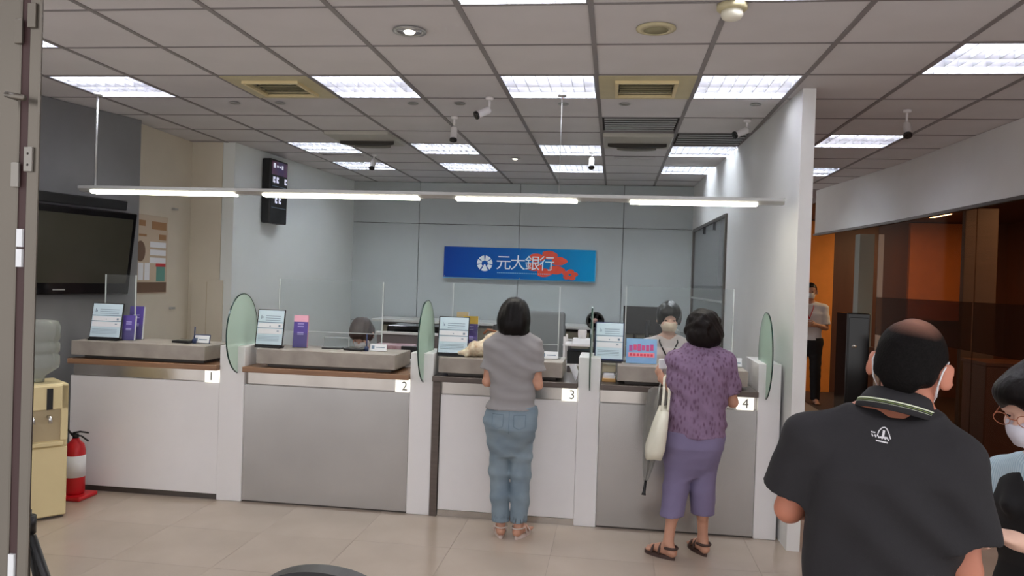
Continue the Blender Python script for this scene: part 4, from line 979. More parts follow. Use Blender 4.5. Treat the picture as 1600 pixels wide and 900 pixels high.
# ---------------- woman in grey, bay three
t = person('person', (-.60, 4.86, 0), 0, 'person in grey t-shirt and loose blue jeans facing counter three, back turned')
c = dict(nk=(-.02, .04, 1.285), sh=[(-.140, .02, 1.185), (.115, .02, 1.19)], el=[(-.172, .01, .955), (.150, .01, .950)], wr=[(-.13, .19, 1.10), (.09, .19, 1.10)],
         hd=[((.2, .9, 0), (0, 0, -1), -1), ((-.2, .9, 0), (0, 0, -1), 1)], curl=12, hp=[(-.075, .02, .72), (.060, .02, .72)], kn=[(-.078, .03, .40), (.055, .03, .40)], an=[(-.058, .015, .075), (.058, .015, .075)],
         toe=[(-.25, 1), (.35, 1)], hc=(-.015, .055, 1.365), HM=Hrot(-3, -14, 0), g=.82, hs=.85, fs=.86, hsz=.94,
         rings=[(.60, -.01, 0, .125, .085), (.68, -.01, -.01, .155, .105), (.76, -.01, -.005, .155, .10), (.85, -.01, .0, .135, .085), (.95, -.01, .01, .125, .08), (1.08, -.015, .01, .135, .085), (1.17, -.015, .015, .14, .08), (1.23, -.02, .02, .115, .06), (1.27, -.02, .03, .06, .045)])
SK1 = skin('tan skin', (196, 146, 122))
S, wv = body(c); sobj('body', S.mesh(), SK1, t)
sobj('t_shirt', shirt(c, .012, .64, .80, h=.006, amp=.0042, seed=3, neck=.078, fx=(16, 0, 44)), mat('grey jersey', (146, 143, 144), .85, noise=.04, bump=.2, bscale=300), t)
jeans = mat('faded blue denim', (140, 156, 166), .85, c2=(108, 126, 140), nscale=5, bump=.3, bscale=300)
PJ = trousers(c, .010, .085, .815, h=.006, amp=.0036, rk=(.080, .066, .056)); jo = sobj('jeans', PJ, jeans, t)
bj = BVHTree.FromPolygons([tuple(q) for q in PJ[0].tolist()], [tuple(q) for q in PJ[1].tolist()])
for sx in (-1, 1):
    cxp = -.012+sx*.068; out = [(cxp-.036, .775), (cxp+.036, .775), (cxp+.034, .705), (cxp, .688), (cxp-.034, .705), (cxp-.036, .775)]; pts = []
    for (xa, za), (xb, zb) in zip(out, out[1:]):
        for q in range(4):
            hit = bj.ray_cast(Vector((xa+(xb-xa)*q/4, -.5, za+(zb-za)*q/4)), Vector((0, 1, 0)))
            if hit[0] is not None: pts.append(hit[0]+Vector((0, -.0005, 0)))
    if len(pts) > 4: obj('pocket_seam', MB().tube(pts+[pts[0]], .0022, 5), mat('dark denim seam', (112, 130, 144), .8), jo, local=True)
pts = [bj.ray_cast(Vector((-.008, -.5, .80-.02*q)), Vector((0, 1, 0)))[0] for q in range(8)]
obj('back_seam', MB().tube([q for q in pts if q is not None], .0022, 5), mat('dark denim seam', (112, 130, 144), .8), jo, local=True)
def bob(hc, M, s=1):
    S = SDF(.005)
    def w_(x, y, z): return np.array(hc)+np.array(M.to_3x3() @ Vector((x*s, y*s, z*s)))
    S.ell(w_(0, -.014, .030), (.094*s, .107*s, .096*s), M, .01); S.ell(w_(0, -.040, -.035), (.106*s, .088*s, .105*s), M, .03)
    S.ell(w_(-.04, -.01, -.075), (.052*s, .07*s, .06*s), M, .02); S.ell(w_(.042, -.01, -.080), (.052*s, .07*s, .06*s), M, .02)
    S.rc(w_(.075, -.01, -.09), w_(.085, .0, -.135), .022, .010, .02)
    S.ell(w_(0, .105, -.03), (.062*s, .085*s, .105*s), M, .01, 'sub')
    S.add(halfspace((0, 0, -1), -(hc[2]-.108)), *BIG, .01, 'and')
    return S.mesh(folds(.0012, 120, 10, 4, 8))
sobj('hair', bob(c['hc'], c['HM']), M_hair, t, 'straight black bob haircut'); eyes(t, c['hc'], c['HM'], .94)
sobj('face_mask', mask_mesh(c['hc'], c['HM'], .94), M_mask, t)
def sandal(c, i, m, L=.225, strapw=.012, name='sandal'):
    a = Vector(c['an'][i]); tt = Vector((*c['toe'][i], 0)).normalized(); sd = Vector((tt.y, -tt.x, 0)); g = Vector((a.x, a.y, 0)); s = c.get('fs', 1)
    n = 20; pl = []
    for q in range(n):
        u = 2*math.pi*q/n; yy = math.cos(u); wd = .036+.010*yy; p = g+tt*(.062+.118*yy)*s+sd*math.sin(u)*wd*s; pl.append((p.x, p.y))
    sl = obj(name, MB().prism(pl, -.016+.0, .006), m, t, local=True)
    sl.data.transform(Matrix.Translation((0, 0, .0))) if False else None
    for y0, z0 in ((.10, .045), (.045, .068)):
        pts = [g+tt*y0*s+sd*(.044*s)*math.cos(R(k*18))+Vector((0, 0, .004+z0*s*math.sin(R(k*18)))) for k in range(11)]
        obj('strap', MB().tube(pts, strapw*.5, 6), m, sl, local=True)
    pts = [g-tt*.0*s+Vector((sd.x*.040*math.cos(R(k*18)), sd.y*.040*math.cos(R(k*18)), .055))-tt*.058*math.sin(R(k*18)) for k in range(11)]
    obj('strap', MB().tube(pts, strapw*.5, 6), m, sl, local=True)
for i in (0, 1): sandal(c, i, mat('pale sandal', (206, 190, 182), .6), strapw=.009)
t.location.z = .016

# ---------------- woman in purple, bay four
t = person('person', (.48, 4.76, 0), R(4), 'person in a purple patterned blouse and cropped mauve trousers at counter four')
c = dict(nk=(.055, .05, 1.245), sh=[(-.095, .02, 1.155), (.195, .01, 1.16)], el=[(-.075, .02, .93), (.245, .02, .915)], wr=[(-.155, .12, 1.02), (.17, .25, 1.105)],
         hd=[((-.2, .4, .35), (.8, .3, 0), 1), ((-.35, .8, 0), (0, 0, -1), 1)], hp=[(-.045, .0, .68), (.085, .0, .68)], kn=[(-.075, .0, .40), (.085, .02, .40)], an=[(-.115, -.045, .08), (.105, .06, .08)],
         toe=[(-.75, .65), (-.35, 1)], hc=(.06, .07, 1.345), HM=Hrot(8, -12, 0), g=.86, hs=.88, fs=.9, hsz=.95,
         rings=[(.56, .02, 0, .14, .10), (.65, .02, -.01, .165, .12), (.73, .025, -.005, .165, .115), (.82, .03, .0, .155, .105), (.93, .04, .005, .15, .10), (1.05, .045, .005, .155, .10), (1.13, .05, .01, .15, .09), (1.19, .052, .02, .115, .065), (1.235, .055, .04, .06, .045)])
S, wv = body(c); sobj('body', S.mesh(), SK1, t)
def blouse_mat():
    m = mat('purple print blouse', (130, 106, 134), .8, noise=.10, nscale=18, bump=.2, bscale=200); nt = m.node_tree; b = nt.nodes['Principled BSDF']
    v = nt.nodes.new('ShaderNodeTexVoronoi'); v.inputs['Scale'].default_value = 60; mp = nt.nodes['Mapping'] if 'Mapping' in nt.nodes else None
    m2 = nt.nodes.new('ShaderNodeMapping'); m2.inputs['Scale'].default_value = (1, 1, .4); nt.links.new(nt.nodes['Texture Coordinate'].outputs['Object'], m2.inputs[0]); nt.links.new(m2.outputs[0], v.inputs[0])
    r = nt.nodes.new('ShaderNodeValToRGB'); nt.links.new(v.outputs['Distance'], r.inputs[0]); r.color_ramp.elements[0].position = .1; r.color_ramp.elements[1].position = .5
    mx = nt.nodes.new('ShaderNodeMixRGB'); old = b.inputs['Base Color'].links[0].from_socket
    nt.links.new(r.outputs[0], mx.inputs[0]); mx.inputs[1].default_value = (*lin((.36, .25, .35)), 1); nt.links.new(old, mx.inputs[2]); nt.links.new(mx.outputs[0], b.inputs['Base Color'])
    return m
sobj('blouse', shirt(c, .016, .80, .715, h=.006, amp=.004, seed=6, neck=.064, fx=(22, 0, 34)), blouse_mat(), t)
sobj('trousers', trousers(c, .010, .235, .74, h=.006, amp=.002, seed=9, rk=(.092, .075, .066)), mat('mauve grey trousers', (122, 113, 146), .85, noise=.05, bump=.2, bscale=300), t)
def perm(hc, M):
    S = SDF(.0055)
    def w_(x, y, z): return np.array(hc)+np.array(M.to_3x3() @ Vector((x, y, z)))
    S.ell(w_(0, -.018, .022), (.098, .108, .098), M, .01); S.ell(w_(0, -.045, -.045), (.112, .082, .085), M, .03)
    r = np.random.RandomState(3)
    for k in range(46):
        a, e = r.uniform(0, 6.28), r.uniform(-.9, 1.2); p = (.098*math.cos(a)*math.cos(e), -.025+.10*math.sin(a)*math.cos(e), -.01+.10*math.sin(e))
        if p[1] > .045: continue
        S.ell(w_(*p), (.022, .022, .026), M, .012)
    S.ell(w_(0, .115, -.035), (.064, .09, .105), M, .01, 'sub')
    S.add(halfspace((0, 0, -1), -(hc[2]-.115)), *BIG, .01, 'and')
    return S.mesh(folds(.0022, 70, 60, 60, 8))
sobj('hair', perm(c['hc'], c['HM']), M_hairc, t, 'full dark wavy short hair'); eyes(t, c['hc'], c['HM'], .95); sobj('face_mask', mask_mesh(c['hc'], c['HM'], .95), M_mask, t)
for i in (0, 1): sandal(c, i, mat('dark brown sandal', (70, 50, 44), .6), strapw=.016)
obj('paper_slip', MB().rbox(.29, .335, 4.89, 4.93, 1.10, 1.16, .004, 1), M_paper, label='white folded slip held in the left hand of the woman in purple', cat='paper')
t.location.z = .016
# tote bag and umbrella hanging from her left hand
t = empty('tote_bag', (.30, 4.72, .60), 'cream canvas tote bag hanging from the left arm of the woman in purple', 'bag')
can = mat('cream canvas', (226, 223, 206), .85, noise=.04, bump=.4, bscale=200)
vs = []; 
for z, xc, wd, dp, y0 in ((.605, .262, .048, .135, 4.70), (.66, .272, .055, .15, 4.70), (.78, .297, .042, .15, 4.71), (.885, .318, .026, .13, 4.72)):
    for q in range(16):
        u = 2*math.pi*q/16; vs.append((xc+wd*math.copysign(abs(math.cos(u))**.6, math.cos(u)), y0+dp*math.copysign(abs(math.sin(u))**.6, math.sin(u)), z+.006*math.sin(3*u)))
fs = [(i*16+k, i*16+(k+1) % 16, (i+1)*16+(k+1) % 16, (i+1)*16+k) for i in range(3) for k in range(16)]+[tuple(range(16))[::-1], tuple(48+k for k in range(16))]
obj('pouch', MB().add(vs, fs, True), can, t)
obj('strap', MB().tube([(.300, 4.62, .885), (.312, 4.70, .98), (.322, 4.84, 1.05), (.33, 4.90, 1.06)], .008, 8), can, t); obj('strap', MB().tube([(.335, 4.64, .885), (.345, 4.72, .98), (.345, 4.84, 1.05), (.34, 4.90, 1.06)], .008, 8), can, t)
t = empty('umbrella', (.23, 4.95, .35), 'folded grey clear umbrella with black tip hanging behind the tote bag', 'umbrella')
vs = []
A, B = Vector((.225, 4.72, .45)), Vector((.30, 4.92, .98)); dd = (B-A).normalized(); sx_ = dd.cross(Vector((0, 1, 0))).normalized(); sy2 = dd.cross(sx_)
prof = [(0, .010), (.15, .024), (.4, .040), (.7, .052), (.95, .050), (1, .03)]
for u_, r_ in prof:
    for q in range(24):
        a = 2*math.pi*q/24; rr = r_*(1+.35*(q % 3 == 0)); vs.append(A.lerp(B, u_)+sx_*rr*math.cos(a)+sy2*rr*math.sin(a))
fs = [(i*24+k, i*24+(k+1) % 24, (i+1)*24+(k+1) % 24, (i+1)*24+k) for i in range(5) for k in range(24)]
obj('canopy', MB().add(vs, fs), clear('clear grey vinyl', (.72, .72, .70), .3, .15, .35, (168, 166, 162)), t)
obj('shaft', MB().tube([A-dd*.08, B+dd*.10], .005, 8), M_alu, t); obj('ferrule', MB().tube([A-dd*.085, A-dd*.07, A+dd*.0], [.014, .010, .008], 10), M_black, t)
obj('handle', MB().tube([B+dd*.08, B+dd*.16], .010, 10), M_cam, t)

# ---------------- man in the black polo (near, right)
t = person('person', (.69, 2.08, 0), R(-18), 'person in a black polo shirt with thinning short hair, close at the right')
c = dict(nk=(.025, .03, 1.328), sh=[(-.175, .0, 1.225), (.152, -.01, 1.21)], el=[(-.225, .03, 1.03), (.185, -.015, .955)], wr=[(-.12, .24, 1.03), (.13, .21, 1.0)],
         hd=[((.4, .8, .1), (.3, .1, -1), -1), ((-.4, .8, .1), (-.3, .1, -1), 1)], hp=[(-.085, .0, .78), (.085, .0, .78)], kn=[(-.10, .02, .43), (.10, .02, .43)], an=[(-.11, .0, .08), (.11, .0, .08)],
         toe=[(-.2, 1), (.2, 1)], hc=(.052, .065, 1.425), HM=Hrot(-14, -14, 7), g=1.0, hs=1, fs=1.02, hsz=1.02,
         rings=[(.66, 0, 0, .13, .10), (.74, 0, -.01, .165, .125), (.84, 0, .0, .165, .125), (.95, 0, .01, .16, .125), (1.07, 0, .005, .165, .12), (1.16, 0, .0, .168, .11), (1.24, .01, .005, .135, .08), (1.305, .02, .02, .07, .055)])
SK2 = skin('ruddy skin', (190, 122, 98))
S, wv = body(c, .006); sobj('body', S.mesh(), SK2, t)
poloM = mat('black polo knit', (32, 30, 34), .85, noise=.08, bump=.25, bscale=350)
def manfold(X, Y, Z):
    u = 42*X+44*Z+3*np.sin(5*X+4*Z); e = np.exp(-((X-.05)/.17)**2-((Z-1.0)/.17)**2)
    u2 = 40*X-14*Z; e2 = np.exp(-((X+.12)/.12)**2-((Z-.95)/.2)**2)
    return .010*np.sin(u)*e+.007*np.sin(u2)*e2+.0016*np.sin(30*X+50*Z+2*np.sin(9*Z))
Ssh = SDF(.006)
rg = [(z, cx, cyy, rx+.018, ry+.016) for z, cx, cyy, rx, ry in c['rings']]
Ssh.loft(rg, 0, .02)
for i in (0, 1):
    sx = -1 if i == 0 else 1; sh, el = np.array(c['sh'][i]), np.array(c['el'][i]); e = sh+(el-sh)*.74
    Ssh.rc((sx*.055+c['nk'][0], c['nk'][1], c['nk'][2]-.035), sh, .048, .066, .05); sleeve(Ssh, sh, e, .070, .085, .03, .026)
Ssh.add(halfspace((0, 0, -1), -.72), *BIG, .01, 'and'); Ssh.ell((c['nk'][0], c['nk'][1]+.025, c['nk'][2]+.045), (.058, .062, .05), None, .006, 'sub')
PF = Ssh.mesh(manfold); shobj = sobj('polo_shirt', PF, poloM, t)
# emblem printed on the upper back, laid on the cloth
tri = [tuple(q) for q in PF[1].tolist()]; bvh = BVHTree.FromPolygons([tuple(p) for p in PF[0].tolist()], tri)
def lay(shapes, name, m, lift=.0012):
    mb = MB()
    for poly in shapes:
        pts = []
        for x, z in poly:
            hit = bvh.ray_cast(Vector((x, -.6, z)), Vector((0, 1, 0)))
            p = hit[0] if hit[0] is not None else Vector((x, -.1, z)); nn = hit[1] if hit[0] is not None else Vector((0, -1, 0))
            if nn.y > 0: nn = -nn
            pts.append(p+nn*lift)
        mb.add(pts, [tuple(range(len(pts)))])
    return obj(name, mb, m, shobj, local=True)
wpr = mat('white print', (214, 212, 216), .7); ex, ez = -.004, 1.272
def seg(x0, z0, x1, z1, w_=.0014):
    d = Vector((x1-x0, z1-z0)).normalized(); n = Vector((-d.y, d.x))*w_; return [(x0+n.x, z0+n.y), (x1+n.x, z1+n.y), (x1-n.x, z1-n.y), (x0-n.x, z0-n.y)]
sh_ = []
arc = [(-.014, -.006), (-.010, .006), (-.004, .013), (.002, .015), (.007, .012), (.012, .002), (.016, -.010)]
for (a, b), (c2_, d2) in zip(arc, arc[1:]): sh_.append(seg(ex+a, ez+b, ex+c2_, ez+d2, .0012))
sh_ += [seg(ex-.001, ez-.006, ex+.001, ez+.008, .0026), seg(ex-.008, ez-.008, ex+.009, ez-.008, .002)]
for k in range(6): sh_.append(seg(ex-.026+.007*k, ez-.002-.0014*k, ex-.023+.007*k, ez-.008-.0012*k, .0014))
sh_ += [seg(ex-.028, ez+.002, ex-.018, ez+.001, .0014), seg(ex-.016, ez-.016, ex+.010, ez-.019, .0016)]
lay(sh_, 'printed_emblem', wpr)
# collar with the pale stripe
def collar(t, c, Mx, m, ms):
    n = 40; rows = [(.066, .034, 1), (.072, .036, 1), (.085, .012, 1), (.093, -.008, 1)]
    ctr = Vector((c['nk'][0], c['nk'][1]+.012, c['nk'][2]-.004)); vs = []; fs = []
    rows = [(.060, .030), (.066, .040), (.074, .036), (.090, .008), (.104, -.022), (.096, -.022), (.070, .02)]
    for r_, z in rows:
        for k in range(n+1):
            a = R(-250+ 320*k/n)+R(0); a = R(90+18+ (324)*k/n)
            vs.append(ctr+Mx @ Vector((r_*1.0*math.cos(a), r_*1.05*math.sin(a), z-.028*max(0, math.sin(a)))))
    for i in range(len(rows)):
        j = (i+1) % len(rows)
        for k in range(n): fs.append((i*(n+1)+k, i*(n+1)+k+1, j*(n+1)+k+1, j*(n+1)+k))
    co = obj('collar', MB().add(vs, fs, True), m, t, local=True)
    for rr, zz, mm_, th in ((.0925, .0022, ms, .0020), (.0965, -.0075, ms, .0009), (.0948, -.0030, mat('green stripe', (120, 140, 70), .7), .0010)):
        pts = [ctr+Mx @ Vector((rr*math.cos(R(108+324*k/n)), rr*1.05*math.sin(R(108+324*k/n)), zz-.028*max(0, math.sin(R(108+324*k/n))))) for k in range(n+1)]
        obj('stripe', MB().tube(pts, th, 6), mm_, co, local=True)
collar(t, c, Matrix.Rotation(R(9), 3, 'Y') @ Matrix.Rotation(R(-14), 3, 'X'), poloM, mat('cream stripe', (226, 232, 206), .7))
sobj('trousers', trousers(c, .012, .06, .86, h=.008, amp=.002, seed=5, rk=(.095, .078, .07)), mat('dark grey trousers', (52, 52, 58), .85), t)
for i in (0, 1):
    a = Vector(c['an'][i]); tt = Vector((*c['toe'][i], 0)).normalized(); S = SDF(.007)
    S.rc((a.x-tt.x*.03, a.y-tt.y*.03, .045), (a.x+tt.x*.06, a.y+tt.y*.06, .045), .045, .045, .02); S.rc((a.x+tt.x*.05, a.y+tt.y*.05, .042), (a.x+tt.x*.17, a.y+tt.y*.17, .032), .045, .034, .02); S.add(halfspace((0, 0, -1), -.0), *BIG, .01, 'and')
    sobj('shoe', S.mesh(), M_black, t)
def manhair(hc, M, s):
    P, Q = hair_short(hc, M, s, .0045, .007, -.048, .060, .0008)
    return P, Q
MH = mat('short greying black hair', (12, 9, 9), .7, noise=.5, nscale=160, bump=1, bscale=220, spec=.12)
hm = sobj('hair', manhair(c['hc'], c['HM'], 1.02), MH, t, 'short black hair thinning at the crown')
# thin crown: scalp shows through where the hair is sparse
nt = MH.node_tree; b = nt.nodes['Principled BSDF']; tc = nt.nodes['Texture Coordinate']; vm = nt.nodes.new('ShaderNodeVectorMath'); vm.operation = 'DISTANCE'
cr_ = np.array(c['hc'])+np.array(c['HM'].to_3x3() @ Vector((.005, -.055, .108)))*1.02; vm.inputs[1].default_value = tuple(cr_)
nt.links.new(tc.outputs['Object'], vm.inputs[0]); mr = nt.nodes.new('ShaderNodeMapRange'); mr.inputs[1].default_value = .012; mr.inputs[2].default_value = .07; mr.inputs[3].default_value = .75; mr.inputs[4].default_value = 0
nt.links.new(vm.outputs['Value'], mr.inputs[0]); mx = nt.nodes.new('ShaderNodeMixRGB'); old = b.inputs['Base Color'].links[0].from_socket
nt.links.new(mr.outputs[0], mx.inputs[0]); nt.links.new(old, mx.inputs[1]); mx.inputs[2].default_value = (*lin((.66, .47, .40)), 1); nt.links.new(mx.outputs[0], b.inputs['Base Color'])
eyes(t, c['hc'], c['HM'], 1.02); sobj('face_mask', mask_mesh(c['hc'], c['HM'], 1.02), M_mask, t)
for sx in (-1, 1): obj('mask_strap', strap(c['hc'], c['HM'], sx, 1.02), M_mask, t, local=True)

# ---------------- masked woman at the right edge
t = person('person', (1.25, 2.34, 0), R(90+30), 'masked person with black hair, light blue shirt and black vest at the right edge')
c = dict(nk=(.0, .06, 1.175), sh=[(-.155, .03, 1.09), (.155, .03, 1.09)], el=[(-.20, .02, .90), (.19, .06, .90)], wr=[(-.05, .265, .99), (.11, .28, .97)],
         hd=[((.15, .8, .3), (.3, .1, -1), -1), ((-.3, .8, .1), (-.3, .1, -1), 1)], curl=50, hp=[(-.08, -.02, .72), (.08, -.02, .72)], kn=[(-.09, .02, .40), (.09, .02, .40)], an=[(-.10, .0, .08), (.10, .0, .08)],
         toe=[(-.2, 1), (.2, 1)], hc=(.0, .115, 1.325), HM=Hrot(0, -20, 0), g=.85, hs=.88, fs=.9, hsz=.97,
         rings=[(.60, 0, 0, .13, .10), (.68, 0, -.02, .165, .12), (.76, 0, -.02, .16, .115), (.87, 0, -.01, .14, .10), (.97, 0, .01, .145, .105), (1.04, 0, .02, .15, .10), (1.10, .0, .035, .12, .075), (1.15, .0, .05, .06, .05)])
SK3 = skin('light skin', (222, 180, 160)); S, wv = body(c); sobj('body', S.mesh(), SK3, t)
def stripes():
    m = mat('pale blue striped cotton', (190, 214, 228), .8, bump=.2, bscale=200); nt = m.node_tree; b = nt.nodes['Principled BSDF']
    wv_ = nt.nodes.new('ShaderNodeTexWave'); wv_.inputs['Scale'].default_value = 40; wv_.inputs['Distortion'].default_value = 1.5
    r = nt.nodes.new('ShaderNodeValToRGB'); nt.links.new(nt.nodes['Texture Coordinate'].outputs['Object'], wv_.inputs[0]); nt.links.new(wv_.outputs[1], r.inputs[0])
    r.color_ramp.elements[0].color = (*lin((.66, .78, .85)), 1); r.color_ramp.elements[1].color = (*lin((.80, .88, .92)), 1); nt.links.new(r.outputs[0], b.inputs['Base Color']); return m
sobj('shirt', shirt(c, .012, .60, .72, h=.006, amp=.002, seed=11, neck=.055), stripes(), t)
vm_ = mat('black vest', (22, 22, 26), .8)
S = SDF(.006); S.loft(c['rings'], .020, .02)
for sx in (-1, 1): S.rc((sx*.075, -.06, 1.03), (sx*.070, .02, 1.165), .028, .022, .02); S.rc((sx*.070, .02, 1.165), (sx*.055, .13, 1.04), .022, .028, .02)
S.add(halfspace((0, 0, -1), -.70), *BIG, .01, 'and'); S.ell((0, .05, 1.175), (.052, .12, .11), None, .01, 'sub')
for sx in (-1, 1): S.ell((sx*.195, .03, 1.10), (.075, .2, .10), None, .01, 'sub')
sobj('vest', S.mesh(folds(.0015, 10, 0, 30, 4)), vm_, t)
sobj('trousers', trousers(c, .010, .06, .78, h=.008, amp=.002, seed=5, rk=(.088, .07, .06)), mat('navy trousers', (34, 36, 46), .85), t)
for i in (0, 1):
    a = Vector(c['an'][i]); tt = Vector((*c['toe'][i], 0)).normalized(); S = SDF(.007)
    S.rc((a.x-tt.x*.03, a.y-tt.y*.03, .045), (a.x+tt.x*.06, a.y+tt.y*.06, .042), .04, .04, .02); S.rc((a.x+tt.x*.05, a.y+tt.y*.05, .038), (a.x+tt.x*.14, a.y+tt.y*.14, .030), .04, .03, .02); S.add(halfspace((0, 0, -1), -.0), *BIG, .01, 'and')
    sobj('shoe', S.mesh(), M_black, t)
def fullhair(hc, M, s=1.0, low=.075, fringe=.052):
    S = SDF(.005)
    def w_(x, y, z): return np.array(hc)+np.array(M.to_3x3() @ Vector((x*s, y*s, z*s)))
    S.ell(w_(0, -.010, .036), np.array((.092, .112, .098))*s, M, .01); S.ell(w_(0, -.035, -.02), np.array((.092, .085, .085))*s, M, .03); S.ell(w_(0, .06, .062), np.array((.072, .055, .045))*s, M, .03)
    S.ell(w_(0, .112, fringe-.115), np.array((.066, .085, .105))*s, M, .01, 'sub')
    n = np.array(M.to_3x3() @ Vector((0, .2, -1))); S.add(halfspace(n, n @ np.array(hc)+low*s), *BIG, .01, 'and')
    return S.mesh(folds(.0018, 60, 50, 20, 8))
sobj('hair', fullhair(c['hc'], c['HM'], .97), M_hair, t, 'short full black hair'); eyes(t, c['hc'], c['HM'], .97); sobj('face_mask', mask_mesh(c['hc'], c['HM'], .97), mat('pale lilac mask', (214, 214, 226), .7, bump=.3), t)
for sx in (-1, 1): obj('mask_strap', strap(c['hc'], c['HM'], sx, .97), M_mask, t, local=True)
def glasses(hc, M, s):
    g_ = MB(); W = lambda p: np.array(hc)+np.array(M.to_3x3() @ Vector(p))*s
    for sx in (-1, 1):
        g_.tube([W((sx*.034+.024*math.cos(a), .112, .002+.018*math.sin(a))) for a in [2*math.pi*k/16 for k in range(17)]], .0011, 6); g_.tube([W((sx*.058, .110, .006)), W((sx*.084, .03, .008)), W((sx*.088, -.01, .002))], .0018, 6)
    g_.tube([W((-.010, .113, .004)), W((.010, .113, .004))], .0016, 6); return g_
obj('glasses', glasses(c['hc'], c['HM'], .97), mat('copper wire', (190, 120, 90), .3, metal=.7), t, local=True)

# ---------------- seated tellers and the guard
def seated(loc, rz, label, hc, HM, skinm, shirtm, hairf, tz=1.06, g=.9, lanyard=False, maskm=M_mask, hairm=M_hair):
    t = person('person', loc, rz, label); k = hc[2]-1.34
    c = dict(nk=(0, .02, 1.20+k), sh=[(-.16, .0, 1.115+k), (.16, .0, 1.115+k)], el=[(-.22, .06, .90+k), (.22, .06, .90+k)], wr=[(-.10, .27, .90+k), (.10, .27, .90+k)],
             hd=[((.3, .8, 0), (0, 0, -1), -1), ((-.3, .8, 0), (0, 0, -1), 1)], hp=[(-.09, .02, .62+k), (.09, .02, .62+k)], kn=[(-.11, .40, .60+k), (.11, .40, .60+k)], an=[(-.11, .42, .20+k), (.11, .42, .20+k)],
             toe=[(-.1, 1), (.1, 1)], hc=hc, HM=HM, g=g, hs=.9, fs=.95, hsz=.96,
             rings=[(.56+k, 0, 0, .15, .12), (.66+k, 0, 0, .165, .125), (.80+k, 0, 0, .15, .115), (.95+k, 0, 0, .155, .11), (1.06+k, 0, 0, .155, .10), (1.13+k, 0, 0, .12, .07), (1.18+k, 0, .01, .06, .05)])
    S, wv = body(c, .008)
    P, Q = S.mesh(); P[:, 2] += 0; sobj('body', (P, Q), skinm, t)
    sobj('shirt', shirt(c, .014, .9, .60+k, h=.008, amp=.002, seed=21, neck=.058), shirtm, t)
    S = SDF(.008); S.loft(c['rings'][:2], .012, .02)
    for i in (0, 1): S.rc(c['hp'][i], c['kn'][i], .085, .068, .02); S.rc(c['kn'][i], c['an'][i], .066, .055, .02)
    sobj('trousers', S.mesh(), mat('dark office trousers', (40, 42, 50), .8), t)
    sobj('hair', hairf(c['hc'], c['HM']), hairm, t); eyes(t, c['hc'], c['HM'], .96); sobj('face_mask', mask_mesh(c['hc'], c['HM'], .96), maskm, t)
    for sx in (-1, 1): obj('mask_strap', strap(c['hc'], c['HM'], sx, .96), M_mask, t, local=True)
    if lanyard:
        ny = c['nk'][2]
        obj('lanyard', MB().tube([(-.06, .0, ny+.02), (-.07, .09, ny-.04), (-.01, .135, ny-.16)], .006, 6).tube([(.06, .0, ny+.02), (.07, .09, ny-.04), (.01, .135, ny-.16)], .006, 6), M_black, t, local=True)
        obj('name_badge', MB().rbox(-.028, .028, .13, .137, ny-.24, ny-.16, .003, 1), M_black, t, local=True)
    # stool under the teller
    s_ = empty('stool', (loc[0], loc[1], 0), 'dark stool under the teller behind bay %s' % ('two' if loc[0] < -1 else 'four'), 'stool')
    zt = .53+k+loc[2]
    obj('seat', MB().lathe([(0, zt-.06), (.17, zt-.06), (.19, zt-.03), (.17, zt), (0, zt)], (loc[0], loc[1], 0), 24), M_black, s_)
    obj('post', MB().tube([(loc[0], loc[1], .03), (loc[0], loc[1], zt-.05)], .025, 10), M_chrome, s_); obj('foot_plate', MB().lathe([(.22, 0), (.22, .015), (.03, .035), (0, .035)], (loc[0], loc[1], 0), 24), M_chrome, s_)
    return c
cream_s = mat('pale beige shirt', (206, 196, 192), .8, noise=.03)
seated((.435, 6.30, 0), R(180), 'masked person with bowl haircut and beige shirt seated behind counter four', (0, .05, 1.352), Hrot(2, -9, 0), SK3, cream_s, lambda h_, M: fullhair(h_, M, 1.04, .045, .056), lanyard=True, maskm=mat('cream mask', (232, 214, 190), .7), hairm=mat('glossy black hair', (10, 9, 8), .34, noise=.3, nscale=30, spec=.3, bump=.5, bscale=90))
seated((-1.965, 6.12, 0), R(180), 'person with dark brown hair bowed low behind counter two, only the head showing', (0, .13, 1.150), Hrot(0, -38, 0), SK3, mat('cream blouse', (224, 206, 190), .8), lambda h_, M: fullhair(h_, M, 1.0, .06, .05), hairm=mat('dark brown hair', (52, 36, 34), .5, noise=.3, nscale=30, bump=.8, bscale=90))
t = person('person', (2.77, 11.6, 0), R(165), 'masked person in white shirt and dark trousers far off past the pillar')
c = dict(nk=(0, .02, 1.43), sh=[(-.18, .0, 1.35), (.18, .0, 1.35)], el=[(-.22, .02, 1.08), (.22, .02, 1.08)], wr=[(-.10, .22, 1.12), (.08, .22, 1.12)],
         hd=[((.6, .5, .1), (0, -.8, -.3), -1), ((-.6, .5, .1), (0, -.8, -.3), 1)], hp=[(-.09, 0, .88), (.09, 0, .88)], kn=[(-.10, .02, .48), (.10, .02, .48)], an=[(-.11, 0, .08), (.11, 0, .08)],
         toe=[(-.3, 1), (.3, 1)], hc=(0, .05, 1.585), HM=Hrot(0, -4, 0), g=1, hs=1, fs=1, hsz=1,
         rings=[(.78, 0, 0, .14, .10), (.88, 0, 0, .165, .12), (1.0, 0, 0, .15, .11), (1.15, 0, 0, .165, .115), (1.28, 0, 0, .18, .11), (1.36, 0, 0, .14, .08), (1.41, 0, .01, .06, .05)])
S, wv = body(c, .009); sobj('body', S.mesh(), SK1, t); sobj('shirt', shirt(c, .014, .85, .90, h=.009, amp=.002, neck=.06), mat('white shirt', (226, 224, 226), .8), t)
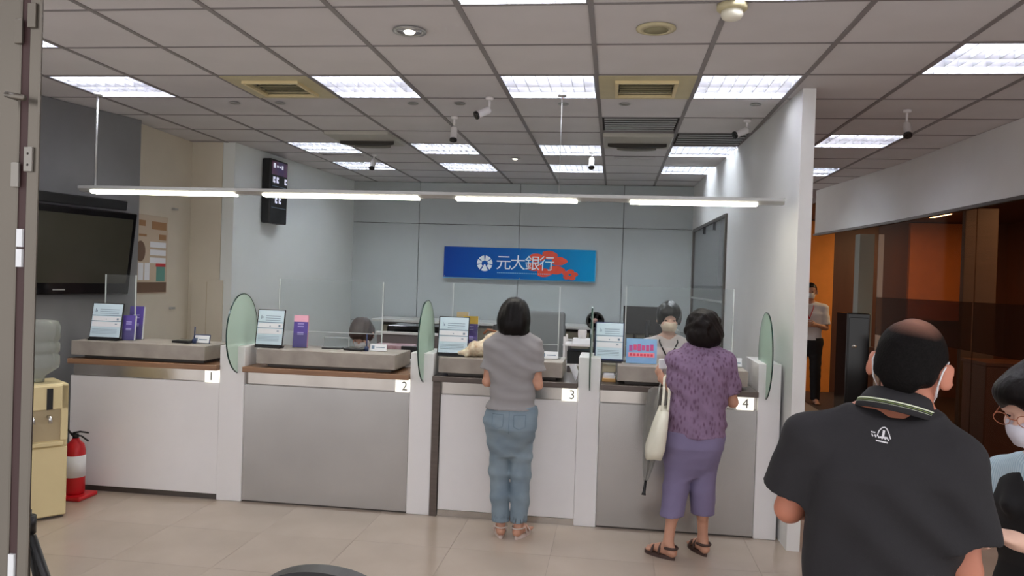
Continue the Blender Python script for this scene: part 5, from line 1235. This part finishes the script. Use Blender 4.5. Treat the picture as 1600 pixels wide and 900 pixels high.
sobj('trousers', trousers(c, .012, .05, .94, h=.009, amp=.002, rk=(.095, .075, .065)), mat('black trousers', (26, 24, 28), .8), t)
sobj('hair', hair_short(c['hc'], c['HM'], 1, .007, .012, -.04, .058), M_hair, t); sobj('face_mask', mask_mesh(c['hc'], c['HM'], 1, .006), M_mask, t); eyes(t, c['hc'], c['HM'])
obj('lanyard', MB().tube([(-.05, .03, 1.44), (-.05, .12, 1.36), (0, .135, 1.20)], .006, 6).tube([(.05, .03, 1.44), (.05, .12, 1.36), (0, .135, 1.20)], .006, 6), M_red, t, local=True)

# patterned bag lying on the ledge of bay three
S = SDF(.006); S.ell((-.90, 5.34, 1.14), (.13, .10, .055), Matrix.Rotation(R(-18), 4, 'Y'), .02); S.ell((-.80, 5.34, 1.20), (.075, .08, .055), None, .03); S.ell((-1.0, 5.32, 1.105), (.07, .07, .03), None, .03)
S.add(halfspace((0, 0, -1), -TH), *BIG, .01, 'and')
P, Q = S.mesh(folds(.006, 40, 14, -34, 2)); o_ = (-.9, 5.34, TH); P = P-np.array(o_)
bg = sobj('cloth_bag', (P, Q), mat('cream floral cloth', (236, 230, 206), .85, c2=(190, 160, 130), nscale=30, bump=.4, bscale=80), None, 'cream floral cloth bag on the ledge left of the woman in grey'); bg.location = o_; bg['category'] = 'bag'
obj('handle', MB().tube([(.02, .0, .16), (.05, -.02, .19), (.10, -.02, .18), (.12, 0, .14)], .009, 8), mat('brown leather', (130, 84, 56), .5), bg, local=True)

# warm panels added to light the room behind the glass
for k, (x, y) in enumerate(((4.6, 5.0), (4.6, 8.2), (4.2, 11.6))):
    t = empty('fill_panel', (x, y, 2.70), ['added warm fill panel in the glazed room, nearest the viewer', 'added warm fill panel in the middle of the glazed room', 'added warm fill panel at the far end of the glazed room'][k], 'ceiling light')
    obj('frame', MB().rbox(x-.32, x+.32, y-.32, y+.32, 2.70, 2.72, .003, 1), M_alu, t)
    obj('diffuser', MB().box(x-.3, x+.3, y-.3, y+.3, 2.695, 2.70), mat('warm fill diffuser', (255, 214, 160), .5, emit=9), t)
